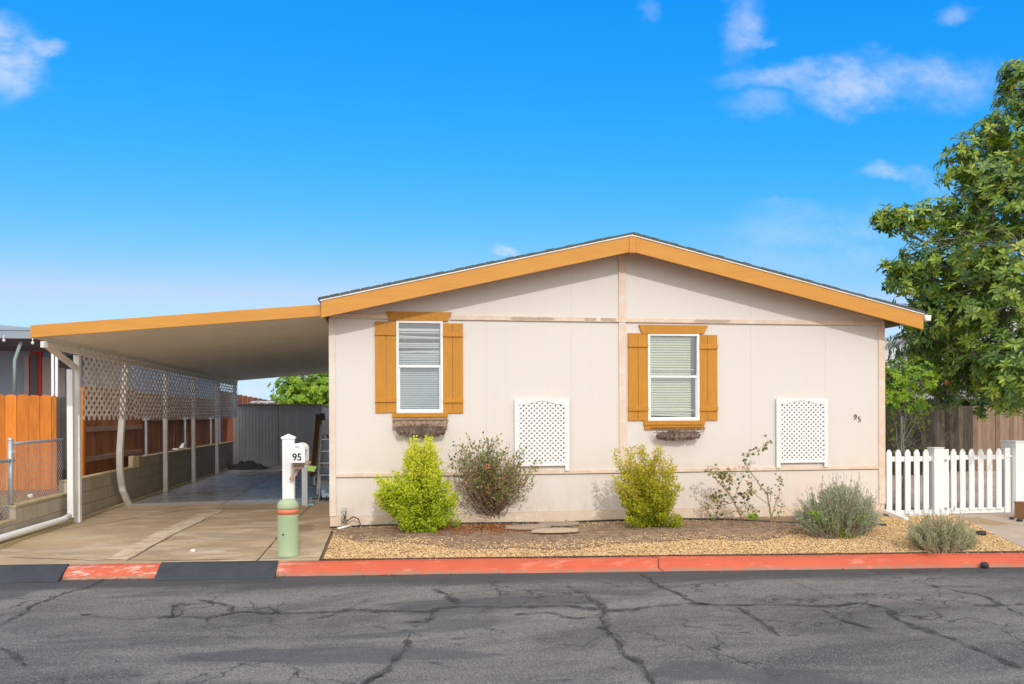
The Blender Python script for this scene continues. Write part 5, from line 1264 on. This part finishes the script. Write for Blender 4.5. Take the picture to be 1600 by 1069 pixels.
def wnoise(sc, det, rg, st=(1,1,1)):
    mp = t.nodes.new('ShaderNodeMapping'); mp.inputs['Scale'].default_value = st; t.links.new(PV, mp.inputs[0])
    n = t.nodes.new('ShaderNodeTexNoise'); n.inputs['Scale'].default_value = sc; n.inputs['Detail'].default_value = det; n.inputs['Roughness'].default_value = rg
    t.links.new(mp.outputs[0], n.inputs['Vector']); return n
nz = wnoise(7, 8, .62, (1,1,1.6)); 
vm = t.nodes.new('ShaderNodeVectorMath'); vm.operation = 'SUBTRACT'; t.links.new(nz.outputs[1], vm.inputs[0]); vm.inputs[1].default_value = (.5,.5,.5)
vs_ = t.nodes.new('ShaderNodeVectorMath'); vs_.operation = 'SCALE'; vs_.inputs['Scale'].default_value = .11; t.links.new(vm.outputs[0], vs_.inputs[0])
va = t.nodes.new('ShaderNodeVectorMath'); va.operation = 'ADD'; t.links.new(PV, va.inputs[0]); t.links.new(vs_.outputs[0], va.inputs[1]); WV = va.outputs[0]
CL = [(5,95,55,55,.85),(45,62,40,16,.5),(1155,45,26,38,.42),(1180,50,22,12,.35),(1012,15,16,18,.22),(1500,26,26,17,.30),(1330,135,90,34,.62),(1250,120,110,22,.45),(1450,130,130,36,.42),(1170,165,50,25,.22),
      (1395,272,42,15,.42),(1470,278,60,16,.25),(1500,310,50,22,.25),(1290,375,170,45,.26),(1200,400,90,30,.2),(798,396,22,9,.75),(1240,325,60,10,.12),(420,612,120,22,.8),(360,640,300,26,.7),(1420,560,120,60,.5),(1600,600,160,60,.5)]
acc = None
for px, py, rx, ry, st_ in CL:
    rr = ray(px, py); cx, cz_ = rr[0]/rr[1], rr[2]/rr[1]; k = 1/rr[1]
    sb = t.nodes.new('ShaderNodeVectorMath'); sb.operation = 'SUBTRACT'; t.links.new(WV, sb.inputs[0]); sb.inputs[1].default_value = (cx,0,cz_)
    ml = t.nodes.new('ShaderNodeVectorMath'); ml.operation = 'MULTIPLY'; t.links.new(sb.outputs[0], ml.inputs[0]); ml.inputs[1].default_value = (F/rx/(k*k*1.0), 0, F/ry/k)
    ln = t.nodes.new('ShaderNodeVectorMath'); ln.operation = 'LENGTH'; t.links.new(ml.outputs[0], ln.inputs[0])
    m_ = t.nodes.new('ShaderNodeMapRange'); m_.interpolation_type = 'SMOOTHSTEP'; t.links.new(ln.outputs['Value'], m_.inputs[0])
    m_.inputs[1].default_value = 1.5; m_.inputs[2].default_value = .2; m_.inputs[3].default_value = 0; m_.inputs[4].default_value = st_
    acc = m_.outputs[0] if acc is None else mth(t, 'MAXIMUM', acc, m_.outputs[0])
fine = wnoise(11, 9, .65, (1,1,1.8))
dens = mth(t, 'MULTIPLY', acc, mr(t, fine.outputs[0], .36, .60, .12, 1.0))
front = mr(t, s3.outputs[1], .02, .1)
dens = mth(t, 'MULTIPLY', dens, front)
mx_ = mixc(t, dens, cc.outputs[0], (1.11,1.19,1.35))
# unseen white cloud added behind the camera and overhead as neutral fill
n3 = t.nodes.new('ShaderNodeTexNoise'); n3.inputs['Scale'].default_value = 2.4; n3.inputs['Detail'].default_value = 7; t.links.new(D3, n3.inputs['Vector'])
rear_fill = mth(t, 'MAXIMUM', mr(t, s3.outputs[1], .15, -.25), mr(t, s3.outputs[2], .6, .8))
mx_ = mixc(t, mth(t, 'MULTIPLY', rear_fill, mr(t, n3.outputs[0], .38, .52, .25, 1)), mx_, (2.35,2.24,2.08))
mx_ = mixc(t, 1.0, mx_, (8.33,8.33,8.33), 'MULTIPLY')
bg = t.nodes.new('ShaderNodeBackground'); t.links.new(mx_, bg.inputs[0]); bg.inputs[1].default_value = .12
ow = t.nodes.new('ShaderNodeOutputWorld'); t.links.new(bg.outputs[0], ow.inputs[0])

cd = bpy.data.cameras.new('camera'); cam = bpy.data.objects.new('camera', cd); C.objects.link(cam); bpy.context.scene.camera = cam
cd.sensor_width = 36; cd.sensor_fit = 'HORIZONTAL'; cd.lens = F/1600*36; cd.shift_y = (CY-534.5)/1600; cd.clip_end = 3000; cd.clip_start = .1
cam.location = (0,0,H)
cam.matrix_world = Matrix.Translation((0,0,H)) @ Matrix.Rotation(-A, 4, 'Z') @ Matrix.Rotation(math.pi/2, 4, 'X') @ Matrix.Rotation(-R, 4, 'Z')
sc = bpy.context.scene; sc.render.engine = 'CYCLES'; sc.view_settings.view_transform = 'Standard'; sc.view_settings.look = 'None'; sc.view_settings.exposure = -.45; sc.view_settings.gamma = 1
sc.cycles.max_bounces = 8; sc.cycles.transparent_max_bounces = 16; sc.cycles.use_denoising = True
